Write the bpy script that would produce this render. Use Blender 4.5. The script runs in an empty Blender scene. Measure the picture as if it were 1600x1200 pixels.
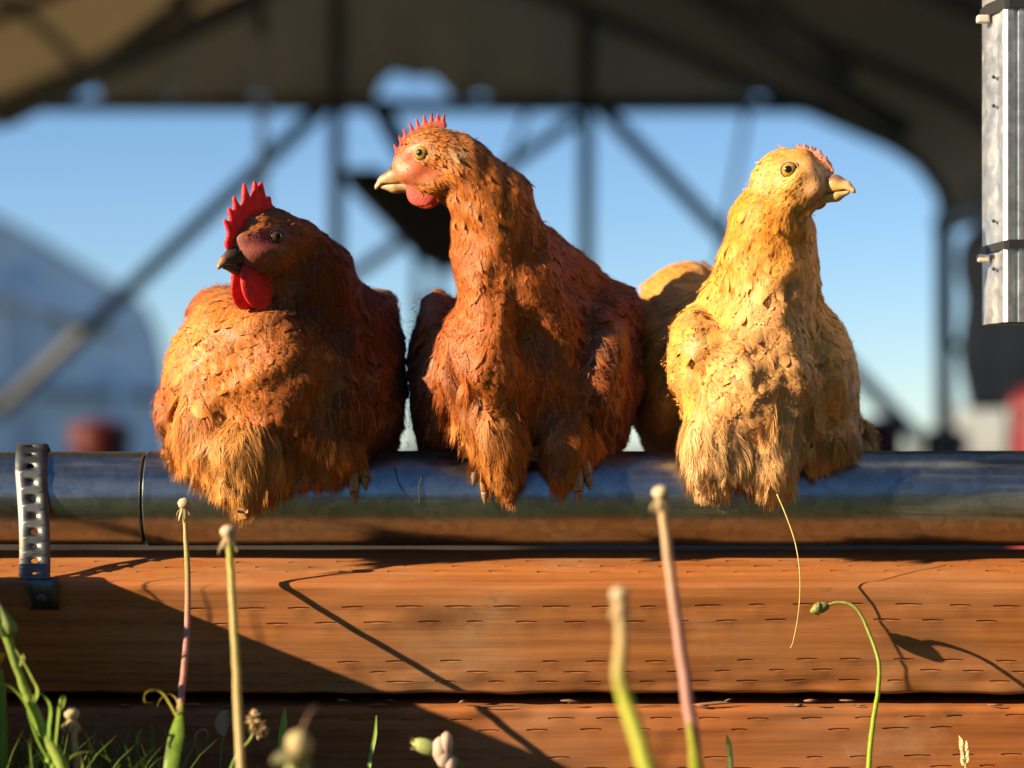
import bpy, math, random
import numpy as np
from mathutils import Vector, Matrix

R = math.radians
rng = np.random.default_rng(11)
random.seed(5)
scene = bpy.context.scene
col = scene.collection

# ------------------------------------------------------------------ camera
FPX = 1600 * 85.0 / 36.0          # focal length in photograph pixels
CD = 1.511                        # camera to timber ridge, metres
HZ = 705.0                        # horizon row of the photograph
CZ = (912 - HZ) / (FPX / CD)      # camera height above the timber ridge
GROUND = -0.143
cam_d = bpy.data.cameras.new('camera')
cam = bpy.data.objects.new('camera', cam_d)
col.objects.link(cam)
cam.location = (0, -CD, CZ)
cam.rotation_euler = (R(90), 0, 0)
cam_d.lens = 85
cam_d.sensor_width = 36
cam_d.shift_y = (HZ - 600) / 1600.0
cam_d.clip_start = 0.05
cam_d.clip_end = 3000
cam_d.dof.use_dof = True
cam_d.dof.focus_distance = CD - 0.005
cam_d.dof.aperture_fstop = 4.3
scene.camera = cam

# ------------------------------------------------------------------ sky, sun, exposure
SUN_AZ, SUN_EL = 70.0, 21.0       # degrees left of the viewing-back axis, above the horizon
S = Vector((-math.sin(R(SUN_AZ)) * math.cos(R(SUN_EL)), -math.cos(R(SUN_AZ)) * math.cos(R(SUN_EL)), math.sin(R(SUN_EL))))
w = bpy.data.worlds.new('World')
scene.world = w
w.use_nodes = True
nt = w.node_tree
bg = nt.nodes['Background']
sky = nt.nodes.new('ShaderNodeTexSky')
sky.sky_type = 'NISHITA'
sky.sun_disc = False
sky.sun_elevation = R(SUN_EL)
sky.sun_rotation = math.atan2(S.x, S.y)
sky.air_density = 0.8
sky.dust_density = 0.0
sky.ozone_density = 4.5
nt.links.new(sky.outputs[0], bg.inputs[0])
bg.inputs[1].default_value = 0.05
sun_d = bpy.data.lights.new('sun', 'SUN')
sun_d.energy = 5.0
sun_d.angle = R(0.5)
sun_d.color = (1.0, 0.75, 0.45)
sun = bpy.data.objects.new('sun', sun_d)
col.objects.link(sun)
sun.rotation_euler = (-S).to_track_quat('-Z', 'Y').to_euler()
vs = scene.view_settings
vs.view_transform = 'Standard'
vs.look = 'None'
vs.exposure = 1.58
vs.gamma = 1.0
vs.use_curve_mapping = False
scene.cycles.max_bounces = 8
scene.cycles.diffuse_bounces = 3
scene.cycles.glossy_bounces = 3
scene.cycles.transmission_bounces = 4


# ------------------------------------------------------------------ helpers
def P(px, py, Y):
    """world point that stands at depth Y where the photograph has (px, py)"""
    s = (CD + Y) / FPX
    return np.array([(px - 800) * s, Y, CZ - (py - HZ) * s])


def tag(o, label=None, cat=None, group=None, kind=None):
    if label: o['label'] = label
    if cat: o['category'] = cat
    if group: o['group'] = group
    if kind: o['kind'] = kind
    return o


def empty(name, loc, label=None, cat=None, group=None):
    o = bpy.data.objects.new(name, None)
    col.objects.link(o)
    o.location = loc
    o.empty_display_size = 0.02
    return tag(o, label, cat, group)


def mesh_np(name, V, quads=None, tris=None, colr=None, fuv=None, smooth=True):
    V = np.asarray(V, dtype=np.float32).reshape(-1, 3)
    q = np.zeros((0, 4), np.int32) if quads is None or len(quads) == 0 else np.asarray(quads, np.int32).reshape(-1, 4)
    t = np.zeros((0, 3), np.int32) if tris is None or len(tris) == 0 else np.asarray(tris, np.int32).reshape(-1, 3)
    me = bpy.data.meshes.new(name)
    me.vertices.add(len(V))
    me.vertices.foreach_set('co', V.ravel())
    nl = q.size + t.size
    me.loops.add(nl)
    me.loops.foreach_set('vertex_index', np.concatenate([q.ravel(), t.ravel()]))
    me.polygons.add(len(q) + len(t))
    starts = np.concatenate([np.arange(len(q)) * 4, q.size + np.arange(len(t)) * 3]).astype(np.int32)
    me.polygons.foreach_set('loop_start', starts)
    me.update(calc_edges=True)
    me.validate()
    if smooth:
        me.polygons.foreach_set('use_smooth', np.ones(len(me.polygons), bool))
    if colr is not None:
        a = me.attributes.new('col', 'FLOAT_COLOR', 'POINT')
        c = np.ones((len(V), 4), np.float32)
        c[:, :3] = np.asarray(colr, np.float32).reshape(-1, 3)
        a.data.foreach_set('color', c.ravel())
    if fuv is not None:
        a = me.attributes.new('fuv', 'FLOAT_VECTOR', 'POINT')
        a.data.foreach_set('vector', np.asarray(fuv, np.float32).ravel())
    return me


def link(name, me, mat, parent=None):
    o = bpy.data.objects.new(name, me)
    if mat is not None and len(me.materials) == 0:
        me.materials.append(mat)
    col.objects.link(o)
    if parent is not None:
        o.parent = parent
        o.matrix_parent_inverse = Matrix.Translation(-Vector(parent.location)) if parent.type == 'EMPTY' else Matrix.Identity(4)
    return o


class MB:
    """collects shapes in world coordinates; build() links them as one mesh"""
    def __init__(self):
        self.v, self.f, self.c = [], [], []

    def add(self, verts, faces, c=(1, 1, 1)):
        b = len(self.v)
        self.v += [tuple(map(float, p)) for p in verts]
        self.f += [tuple(i + b for i in f) for f in faces]
        c = np.asarray(c, float)
        if c.ndim == 1:
            c = np.tile(c, (len(verts), 1))
        self.c += [tuple(x) for x in c]
        return self

    def box(self, lo, hi, c=(1, 1, 1)):
        x0, y0, z0 = lo; x1, y1, z1 = hi
        v = [(x0, y0, z0), (x1, y0, z0), (x1, y1, z0), (x0, y1, z0), (x0, y0, z1), (x1, y0, z1), (x1, y1, z1), (x0, y1, z1)]
        f = [(0, 3, 2, 1), (4, 5, 6, 7), (0, 1, 5, 4), (1, 2, 6, 5), (2, 3, 7, 6), (3, 0, 4, 7)]
        return self.add(v, f, c)

    def tube(self, pts, rad, n=10, c=(1, 1, 1), cap=True):
        pts = np.asarray(pts, float)
        m = len(pts)
        rad = np.broadcast_to(np.asarray(rad, float), (m,))
        c = np.asarray(c, float)
        if c.ndim == 1: c = np.tile(c, (m, 1))
        tan = np.gradient(pts, axis=0)
        tan /= np.linalg.norm(tan, axis=1)[:, None] + 1e-12
        ref = np.array([0.0, 1.0, 0.0]) if abs(tan[0][1]) < 0.9 else np.array([1.0, 0, 0])
        V, C, F = [], [], []
        u = None
        for i in range(m):
            if u is None:
                u = np.cross(tan[i], ref)
            u = u - tan[i] * np.dot(u, tan[i]); u /= np.linalg.norm(u) + 1e-12
            b = np.cross(tan[i], u)
            for k in range(n):
                a = 2 * math.pi * k / n
                V.append(pts[i] + rad[i] * (math.cos(a) * u + math.sin(a) * b)); C.append(c[i])
        for i in range(m - 1):
            for k in range(n):
                F.append((i * n + k, i * n + (k + 1) % n, (i + 1) * n + (k + 1) % n, (i + 1) * n + k))
        if cap:
            F.append(tuple(range(n))[::-1]); F.append(tuple((m - 1) * n + k for k in range(n)))
        return self.add(V, F, C)

    def ribbon(self, pts, wid, side, fold=0.25, c=(1, 1, 1)):
        """a leaf blade: three verts across, folded along its midrib"""
        pts = np.asarray(pts, float); m = len(pts)
        wid = np.broadcast_to(np.asarray(wid, float), (m,))
        side = np.asarray(side, float)
        c = np.asarray(c, float)
        if c.ndim == 1: c = np.tile(c, (m, 1))
        tan = np.gradient(pts, axis=0); tan /= np.linalg.norm(tan, axis=1)[:, None] + 1e-12
        V, C, F = [], [], []
        for i in range(m):
            s = side - tan[i] * np.dot(side, tan[i]); s /= np.linalg.norm(s) + 1e-12
            nn = np.cross(tan[i], s)
            V += [pts[i] - s * wid[i] + nn * wid[i] * fold, pts[i], pts[i] + s * wid[i] + nn * wid[i] * fold]
            C += [c[i] * 0.92, c[i] * 1.1, c[i] * 0.92]
        for i in range(m - 1):
            for k in range(2):
                a = i * 3 + k
                F.append((a, a + 1, a + 4, a + 3))
        return self.add(V, F, C)

    def ball(self, cen, r, c=(1, 1, 1), nu=14, nv=9, Rm=None, bump=0.0):
        r = np.broadcast_to(np.asarray(r, float), (3,))
        V, F = [], []
        for j in range(nv + 1):
            th = math.pi * j / nv
            for i in range(nu):
                ph = 2 * math.pi * i / nu
                p = np.array([math.sin(th) * math.cos(ph), math.sin(th) * math.sin(ph), math.cos(th)]) * r
                p = p * (1 + bump * (random.random() - 0.5))
                if Rm is not None: p = Rm @ p
                V.append(p + np.asarray(cen))
        for j in range(nv):
            for i in range(nu):
                F.append((j * nu + i, (j + 1) * nu + i, (j + 1) * nu + (i + 1) % nu, j * nu + (i + 1) % nu))
        return self.add(V, F, c)

    def mesh(self, name, smooth=True):
        me = bpy.data.meshes.new(name)
        me.from_pydata(self.v, [], self.f)
        me.update()
        if smooth:
            me.polygons.foreach_set('use_smooth', np.ones(len(me.polygons), bool))
        a = me.attributes.new('col', 'FLOAT_COLOR', 'POINT')
        c = np.ones((len(self.v), 4), np.float32); c[:, :3] = np.array(self.c, np.float32).reshape(-1, 3)
        a.data.foreach_set('color', c.ravel())
        return me

    def build(self, name, mat, parent=None, smooth=True, sharp=None):
        me = self.mesh(name, smooth)
        if sharp:
            try: me.set_sharp_from_angle(angle=R(sharp))
            except Exception: pass
        return link(name, me, mat, parent)


def spline(pts, n=24):
    """Catmull-Rom through points (rows of any width)"""
    p = np.asarray(pts, float)
    p = np.vstack([2 * p[0] - p[1], p, 2 * p[-1] - p[-2]])
    out = []
    seg = len(p) - 3
    for k in range(n):
        t = k / (n - 1) * seg
        i = min(int(t), seg - 1); t -= i
        a, b, c_, d = p[i:i + 4]
        out.append(0.5 * ((2 * b) + (-a + c_) * t + (2 * a - 5 * b + 4 * c_ - d) * t * t + (-a + 3 * b - 3 * c_ + d) * t ** 3))
    return np.array(out)


# ------------------------------------------------------------------ materials
def new_mat(name):
    m = bpy.data.materials.new(name)
    m.use_nodes = True
    t = m.node_tree
    b = t.nodes['Principled BSDF']
    return m, t, b, t.nodes['Material Output']


def N(t, typ, **kw):
    n = t.nodes.new(typ)
    for k, v in kw.items():
        setattr(n, k, v)
    return n


def noise(t, vec, scale, detail=4.0, rough=0.55, dist=0.0):
    n = N(t, 'ShaderNodeTexNoise')
    n.inputs['Scale'].default_value = scale
    n.inputs['Detail'].default_value = detail
    n.inputs['Roughness'].default_value = rough
    n.inputs['Distortion'].default_value = dist
    if vec is not None: t.links.new(vec, n.inputs['Vector'])
    return n


def mapping(t, vec, scale=(1, 1, 1), loc=(0, 0, 0)):
    n = N(t, 'ShaderNodeMapping')
    n.inputs['Scale'].default_value = scale
    n.inputs['Location'].default_value = loc
    t.links.new(vec, n.inputs['Vector'])
    return n.outputs[0]


def ramp(t, fac, stops):
    n = N(t, 'ShaderNodeValToRGB')
    e = n.color_ramp.elements
    while len(e) < len(stops): e.new(0.5)
    for k, (p, c) in enumerate(stops):
        e[k].position = p
        e[k].color = (*c, 1) if len(c) == 3 else c
    t.links.new(fac, n.inputs[0])
    return n.outputs[0]


def mix(t, fac, a, b, typ='MIX'):
    n = N(t, 'ShaderNodeMix', data_type='RGBA', blend_type=typ)
    for sock, val in ((n.inputs[0], fac), (n.inputs[6], a), (n.inputs[7], b)):
        if isinstance(val, (int, float)): sock.default_value = val
        elif isinstance(val, tuple): sock.default_value = (*val, 1)
        else: t.links.new(val, sock)
    return n.outputs[2]


def math_(t, op, a, b=None, c=None):
    n = N(t, 'ShaderNodeMath', operation=op)
    for s_, v_ in zip(n.inputs, (a, b, c)):
        if v_ is None: continue
        if isinstance(v_, (int, float)): s_.default_value = v_
        else: t.links.new(v_, s_)
    return n.outputs[0]


def bump(t, b, h, strength=0.3, dist=0.001):
    n = N(t, 'ShaderNodeBump')
    n.inputs['Strength'].default_value = strength
    n.inputs['Distance'].default_value = dist
    t.links.new(h, n.inputs['Height'])
    t.links.new(n.outputs[0], b.inputs['Normal'])
    return n


def objvec(t):
    return N(t, 'ShaderNodeTexCoord').outputs['Object']


def plain(name, c, rough=0.6, metal=0.0, var=0.15, nscale=30.0, spec=0.4, bmp=0.0):
    m, t, b, _ = new_mat(name)
    v = objvec(t)
    n = noise(t, v, nscale, 5)
    c2 = tuple(x * (1 - var) for x in c); c3 = tuple(min(1, x * (1 + var)) for x in c)
    t.links.new(ramp(t, n.outputs[0], [(0.3, c2), (0.7, c3)]), b.inputs['Base Color'])
    b.inputs['Roughness'].default_value = rough
    b.inputs['Metallic'].default_value = metal
    b.inputs['Specular IOR Level'].default_value = spec
    if bmp: bump(t, b, n.outputs[0], bmp)
    return m


def translucent_mix(t, b, out, colsock, fac):
    tr = N(t, 'ShaderNodeBsdfTranslucent')
    if isinstance(colsock, tuple): tr.inputs[0].default_value = (*colsock, 1)
    else: t.links.new(colsock, tr.inputs[0])
    mx = N(t, 'ShaderNodeMixShader')
    mx.inputs[0].default_value = fac
    t.links.new(b.outputs[0], mx.inputs[1]); t.links.new(tr.outputs[0], mx.inputs[2])
    t.links.new(mx.outputs[0], out.inputs[0])


# feathers: colour per feather, barbs run slanting off the shaft
M = {}
m, t, b, out = new_mat('feather')
at = N(t, 'ShaderNodeAttribute', attribute_name='col')
fu = N(t, 'ShaderNodeAttribute', attribute_name='fuv')
sx = N(t, 'ShaderNodeSeparateXYZ'); t.links.new(fu.outputs['Vector'], sx.inputs[0])
au = math_(t, 'ABSOLUTE', sx.outputs[0])
bb = math_(t, 'SUBTRACT', sx.outputs[1], math_(t, 'MULTIPLY', au, 0.45))
cv = N(t, 'ShaderNodeCombineXYZ')
t.links.new(math_(t, 'MULTIPLY', bb, 34.0), cv.inputs[0])
t.links.new(math_(t, 'MULTIPLY', au, 1.3), cv.inputs[1])
t.links.new(math_(t, 'MULTIPLY', sx.outputs[2], 57.0), cv.inputs[2])
nz = noise(t, cv.outputs[0], 1.0, 3, 0.7)
st = ramp(t, nz.outputs[0], [(0.28, (0.78, 0.74, 0.70)), (0.5, (0.98, 0.98, 0.98)), (0.72, (1.16, 1.15, 1.13))])
c0 = mix(t, 1.0, at.outputs['Color'], st, 'MULTIPLY')
shaft = math_(t, 'LESS_THAN', au, 0.07)
c1 = mix(t, math_(t, 'MULTIPLY', shaft, 0.35), c0, mix(t, 0.5, c0, (0.8, 0.62, 0.36)))
t.links.new(c1, b.inputs['Base Color'])
b.inputs['Roughness'].default_value = 0.52
b.inputs['Specular IOR Level'].default_value = 0.32
b.inputs['Sheen Weight'].default_value = 0.12
b.inputs['Sheen Roughness'].default_value = 0.4
bump(t, b, nz.outputs[0], 0.3, 0.0005)
translucent_mix(t, b, out, c1, 0.16)
M['feather'] = m

# bird skin under the plumage and on the face: colour per vertex, pebbled
m, t, b, out = new_mat('skin')
at = N(t, 'ShaderNodeAttribute', attribute_name='col')
v = objvec(t)
vo = N(t, 'ShaderNodeTexVoronoi'); vo.inputs['Scale'].default_value = 950; t.links.new(v, vo.inputs['Vector'])
n1 = noise(t, v, 220, 4)
c0 = mix(t, 1.0, at.outputs['Color'], ramp(t, n1.outputs[0], [(0.3, (0.72, 0.66, 0.66)), (0.7, (1.2, 1.2, 1.15))]), 'MULTIPLY')
t.links.new(c0, b.inputs['Base Color'])
b.inputs['Roughness'].default_value = 0.5
b.inputs['Subsurface Weight'].default_value = 0.15
b.inputs['Subsurface Radius'].default_value = (0.004, 0.0015, 0.001)
b.inputs['Subsurface Scale'].default_value = 1.0
bump(t, b, mix(t, 0.5, vo.outputs['Distance'], n1.outputs[0]), 0.35, 0.0009)
M['skin'] = m


def flesh(name, c, sss=0.35, trans=0.25):
    m, t, b, out = new_mat(name)
    v = objvec(t)
    vo = N(t, 'ShaderNodeTexVoronoi'); vo.inputs['Scale'].default_value = 900; t.links.new(v, vo.inputs['Vector'])
    n1 = noise(t, v, 260, 4)
    cc = ramp(t, n1.outputs[0], [(0.3, tuple(x * 0.72 for x in c)), (0.7, tuple(min(1, x * 1.2) for x in c))])
    t.links.new(cc, b.inputs['Base Color'])
    b.inputs['Roughness'].default_value = 0.58
    b.inputs['Subsurface Weight'].default_value = sss
    b.inputs['Subsurface Radius'].default_value = (0.006, 0.001, 0.0008)
    b.inputs['Subsurface Scale'].default_value = 1.0
    bump(t, b, vo.outputs['Distance'], 0.32, 0.0009)
    translucent_mix(t, b, out, cc, trans)
    return m


M['comb_red'] = flesh('comb_red', (0.60, 0.022, 0.03))
M['comb_pink'] = flesh('comb_pink', (0.50, 0.062, 0.042))
M['wattle_pale'] = flesh('wattle_pale', (0.50, 0.22, 0.14), 0.2, 0.08)
M['comb_pale'] = flesh('comb_pale', (0.36, 0.105, 0.07), 0.2, 0.06)


def beak_mat(name, base, tip, dark):
    m, t, b, out = new_mat(name)
    at = N(t, 'ShaderNodeAttribute', attribute_name='fuv')
    s_ = N(t, 'ShaderNodeSeparateXYZ'); t.links.new(at.outputs['Vector'], s_.inputs[0])
    n1 = noise(t, objvec(t), 300, 4)
    c0 = mix(t, math_(t, 'MULTIPLY', s_.outputs[1], 1.0), dark, base)       # dark on the ridge
    c1 = mix(t, s_.outputs[0], c0, tip)
    c2 = mix(t, 0.5, c1, mix(t, 1.0, c1, ramp(t, n1.outputs[0], [(0.35, (0.55, 0.5, 0.45)), (0.65, (1.2, 1.2, 1.2))]), 'MULTIPLY'))
    t.links.new(c2, b.inputs['Base Color'])
    b.inputs['Roughness'].default_value = 0.5
    b.inputs['Subsurface Weight'].default_value = 0.1
    b.inputs['Subsurface Radius'].default_value = (0.003, 0.002, 0.001)
    bump(t, b, n1.outputs[0], 0.15, 0.0006)
    return m


M['eyeball'] = plain('eyeball', (0.02, 0.013, 0.01), 0.25, 0, 0.2)
m, t, b, out = new_mat('iris')
at = N(t, 'ShaderNodeAttribute', attribute_name='fuv')
n1 = noise(t, mapping(t, at.outputs['Vector'], (2, 30, 1)), 1.0, 3)
t.links.new(ramp(t, n1.outputs[0], [(0.3, (0.22, 0.13, 0.012)), (0.7, (0.42, 0.27, 0.035))]), b.inputs['Base Color'])
b.inputs['Roughness'].default_value = 0.12; b.inputs['Coat Weight'].default_value = 0.8; b.inputs['Coat Roughness'].default_value = 0.03
M['iris'] = m
M['iris_dark'] = plain('iris_dark', (0.05, 0.03, 0.008), 0.15, 0, 0.3, 900)  # left bird's iris, darkened to stand for the shade on its face
m, t, b, out = new_mat('pupil')
b.inputs['Base Color'].default_value = (0.004, 0.004, 0.004, 1); b.inputs['Roughness'].default_value = 0.05
M['pupil'] = m
M['leg_scale'] = plain('leg_scale', (0.26, 0.17, 0.07), 0.5, 0, 0.35, 400, 0.4, 0.4)
M['claw'] = plain('claw', (0.20, 0.13, 0.075), 0.35, 0, 0.25, 300)


# wood: long grain with rings, knots, fine fibres
def wood_mat(name, light, dark, off):
    m, t, b, out = new_mat(name)
    v = objvec(t)
    v1 = mapping(t, v, (1.6, 22, 22), off)
    n1 = noise(t, v1, 2.2, 5, 0.6, 0.6)
    v2 = mapping(t, v, (9, 330, 330), off)
    n2 = noise(t, v2, 1.0, 4, 0.65)
    n3 = noise(t, mapping(t, v, (3, 6, 6), off), 2.0, 4)
    wv = N(t, 'ShaderNodeTexWave', wave_type='BANDS', bands_direction='Z')
    wv.inputs['Scale'].default_value = 26; wv.inputs['Distortion'].default_value = 5.0
    wv.inputs['Detail'].default_value = 3; wv.inputs['Detail Scale'].default_value = 0.6
    t.links.new(mapping(t, v, (0.22, 1, 1), off), wv.inputs['Vector'])
    c0 = ramp(t, n1.outputs[0], [(0.25, dark), (0.55, tuple((a + c_) / 2 for a, c_ in zip(light, dark))), (0.8, light)])
    c1 = mix(t, 0.55, c0, mix(t, 1.0, c0, ramp(t, n2.outputs[0], [(0.3, (0.6, 0.53, 0.48)), (0.6, (1.12, 1.12, 1.12))]), 'MULTIPLY'))
    c2 = mix(t, 0.30, c1, mix(t, 1.0, c1, ramp(t, wv.outputs[0], [(0.0, (0.62, 0.5, 0.42)), (0.6, (1.1, 1.1, 1.1))]), 'MULTIPLY'))
    c3 = mix(t, ramp(t, n3.outputs[0], [(0.45, (0, 0, 0)), (0.75, (0.3, 0.3, 0.3))]), c2, (0.36, 0.24, 0.15))
    # small dark stains
    n4 = noise(t, mapping(t, v, (14, 40, 40), off), 2.0, 5, 0.7)
    c4 = mix(t, ramp(t, n4.outputs[0], [(0.66, (0, 0, 0)), (0.74, (0.55, 0.55, 0.55))]), c3, (0.10, 0.05, 0.025))
    kn = N(t, 'ShaderNodeTexVoronoi'); kn.inputs['Scale'].default_value = 1.0
    kv = mapping(t, v, (5.5, 17, 17), off)
    nk_ = noise(t, mapping(t, v, (30, 90, 90), off), 1.0, 3)
    t.links.new(kv, kn.inputs['Vector'])
    kd = math_(t, 'ADD', kn.outputs['Distance'], math_(t, 'MULTIPLY', nk_.outputs[0], 0.10))
    c5 = mix(t, ramp(t, kd, [(0.10, (0.75, 0.75, 0.75)), (0.17, (0.35, 0.35, 0.35)), (0.26, (0, 0, 0))]), c4, (0.13, 0.055, 0.022))
    # pale dusty patches
    n5 = noise(t, mapping(t, v, (7, 11, 11), off), 2.0, 6, 0.7)
    c6 = mix(t, ramp(t, n5.outputs[0], [(0.56, (0, 0, 0)), (0.72, (0.34, 0.34, 0.34))]), c5, (0.40, 0.27, 0.16))
    t.links.new(c6, b.inputs['Base Color'])
    b.inputs['Roughness'].default_value = 0.62
    b.inputs['Specular IOR Level'].default_value = 0.3
    h = mix(t, 0.4, n2.outputs[0], n1.outputs[0])
    bump(t, b, h, 0.35, 0.0014)
    return m


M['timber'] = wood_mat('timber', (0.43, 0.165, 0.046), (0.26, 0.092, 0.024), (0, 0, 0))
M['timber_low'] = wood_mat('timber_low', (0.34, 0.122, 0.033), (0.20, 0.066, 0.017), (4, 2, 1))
M['splinter'] = wood_mat('splinter', (0.34, 0.2, 0.12), (0.12, 0.06, 0.035), (7, 1, 3))


def metal_mat(name, c, rough, scratch=0.5, dull=0.5, dirty=0.6):
    m, t, b, out = new_mat(name)
    v = objvec(t)
    n1 = noise(t, mapping(t, v, (5, 70, 70)), 1.0, 6, 0.65, 0.6)
    n2 = noise(t, mapping(t, v, (6, 420, 420)), 1.0, 3)
    n3 = noise(t, v, 35, 6, 0.65)
    vo = N(t, 'ShaderNodeTexVoronoi'); vo.inputs['Scale'].default_value = 160; t.links.new(v, vo.inputs['Vector'])
    sp = ramp(t, vo.outputs['Color'], [(0.2, tuple(x * 0.85 for x in c)), (0.8, tuple(min(1, x * 1.1) for x in c))])
    du = ramp(t, n1.outputs[0], [(0.50, (0, 0, 0)), (0.72, (dull, dull, dull))])
    cc = mix(t, du, sp, (0.36, 0.37, 0.36))
    dirt = ramp(t, n3.outputs[0], [(0.62, (0, 0, 0)), (0.75, (dirty, dirty, dirty))])
    cc = mix(t, dirt, cc, (0.14, 0.12, 0.09))
    t.links.new(cc, b.inputs['Base Color'])
    b.inputs['Metallic'].default_value = 1.0
    mt = ramp(t, n1.outputs[0], [(0.55, (1, 1, 1)), (0.8, (0.8, 0.8, 0.8))])
    t.links.new(mt, b.inputs['Metallic'])
    r0 = math_(t, 'MULTIPLY_ADD', n1.outputs[0], 0.35, rough - 0.13)
    r1 = math_(t, 'ADD', r0, math_(t, 'MULTIPLY', n2.outputs[0], 0.1 * scratch))
    t.links.new(r1, b.inputs['Roughness'])
    bump(t, b, n2.outputs[0], 0.06 * scratch, 0.0008)
    return m


M['pipe'] = metal_mat('pipe', (0.27, 0.30, 0.30), 0.25, 0.6, 0.5)
M['strap'] = metal_mat('strap', (0.12, 0.13, 0.13), 0.46, 0.3, 0.1)
M['steel'] = metal_mat('steel', (0.72, 0.74, 0.76), 0.36, 0.8, 0.1, 0.2)
M['dark_gap'] = plain('dark_gap', (0.03, 0.03, 0.03), 0.7)
M['rubber'] = plain('rubber', (0.02, 0.02, 0.021), 0.45)
M['tube'] = plain('tube', (0.13, 0.15, 0.17), 0.5, 0.2, 0.15, 8)
M['brace'] = plain('brace', (0.06, 0.07, 0.08), 0.6, 0.0, 0.15, 8)
M['dark_paint'] = plain('dark_paint', (0.025, 0.02, 0.018), 0.6, 0, 0.3, 10)
M['red_plastic'] = plain('red_plastic', (0.07, 0.006, 0.006), 0.45, 0, 0.2, 8)
M['pink_plastic'] = plain('pink_plastic', (0.11, 0.008, 0.015), 0.45, 0, 0.2, 8)
M['chain'] = plain('chain', (0.45, 0.44, 0.42), 0.5, 0.3)
M['tab'] = plain('tab', (0.55, 0.48, 0.42), 0.6, 0, 0.2, 200)
M['poly'] = plain('poly', (0.76, 0.82, 0.88), 0.5, 0, 0.10, 0.8)
M['poly_white'] = plain('poly_white', (0.30, 0.34, 0.35), 0.6, 0, 0.06, 1)

M['bright_gap_panel'] = plain('bright_gap_panel', (0.86, 0.88, 0.88), 0.6, 0, 0.06, 1)
# coop cover: woven tarp that lets a little light through
m, t, b, out = new_mat('tarp')
n1 = noise(t, objvec(t), 1.6, 5)
cc = ramp(t, n1.outputs[0], [(0.3, (0.40, 0.35, 0.25)), (0.7, (0.52, 0.46, 0.34))])
t.links.new(cc, b.inputs['Base Color']); b.inputs['Roughness'].default_value = 0.7
translucent_mix(t, b, out, (0.44, 0.385, 0.29), 0.44)
M['tarp'] = m
m, t, b, out = new_mat('gable_tarp')
n1 = noise(t, objvec(t), 2.2, 6)
cc = ramp(t, n1.outputs[0], [(0.3, (0.42, 0.38, 0.29)), (0.7, (0.56, 0.51, 0.40))])
t.links.new(cc, b.inputs['Base Color']); b.inputs['Roughness'].default_value = 0.7
translucent_mix(t, b, out, (0.62, 0.55, 0.43), 0.5)
M['gable_tarp'] = m
m, t, b, out = new_mat('curtain')
n1 = noise(t, mapping(t, objvec(t), (6, 6, 1)), 1.2, 4)
cc = ramp(t, n1.outputs[0], [(0.3, (0.10, 0.095, 0.095)), (0.7, (0.17, 0.16, 0.155))])
t.links.new(cc, b.inputs['Base Color']); b.inputs['Roughness'].default_value = 0.65
M['curtain'] = m


def plant_mat(name, trans=0.3, rough=0.5):
    m, t, b, out = new_mat(name)
    at = N(t, 'ShaderNodeAttribute', attribute_name='col')
    n1 = noise(t, mapping(t, objvec(t), (900, 900, 60)), 1.0, 3)
    cc = mix(t, 1.0, at.outputs['Color'], ramp(t, n1.outputs[0], [(0.3, (0.75, 0.75, 0.72)), (0.7, (1.2, 1.2, 1.2))]), 'MULTIPLY')
    t.links.new(cc, b.inputs['Base Color'])
    b.inputs['Roughness'].default_value = rough
    b.inputs['Specular IOR Level'].default_value = 0.35
    bump(t, b, n1.outputs[0], 0.3, 0.0005)
    translucent_mix(t, b, out, cc, trans)
    return m


M['plant'] = plant_mat('plant')
M['dry'] = plant_mat('dry', 0.12, 0.75)

m, t, b, out = new_mat('ground')
n1 = noise(t, objvec(t), 3.0, 8, 0.7)
n2 = noise(t, objvec(t), 60.0, 5, 0.7)
c0 = ramp(t, n1.outputs[0], [(0.3, (0.035, 0.05, 0.018)), (0.5, (0.055, 0.075, 0.024)), (0.75, (0.10, 0.085, 0.045))])
c1 = mix(t, 1.0, c0, ramp(t, n2.outputs[0], [(0.3, (0.5, 0.5, 0.5)), (0.7, (1.3, 1.3, 1.3))]), 'MULTIPLY')
t.links.new(c1, b.inputs['Base Color']); b.inputs['Roughness'].default_value = 0.9
bump(t, b, n2.outputs[0], 0.8, 0.02)
M['ground'] = m


M['soil'] = plain('soil', (0.03, 0.022, 0.014), 0.95, 0, 0.4, 14, 0.2, 0.5)


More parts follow.
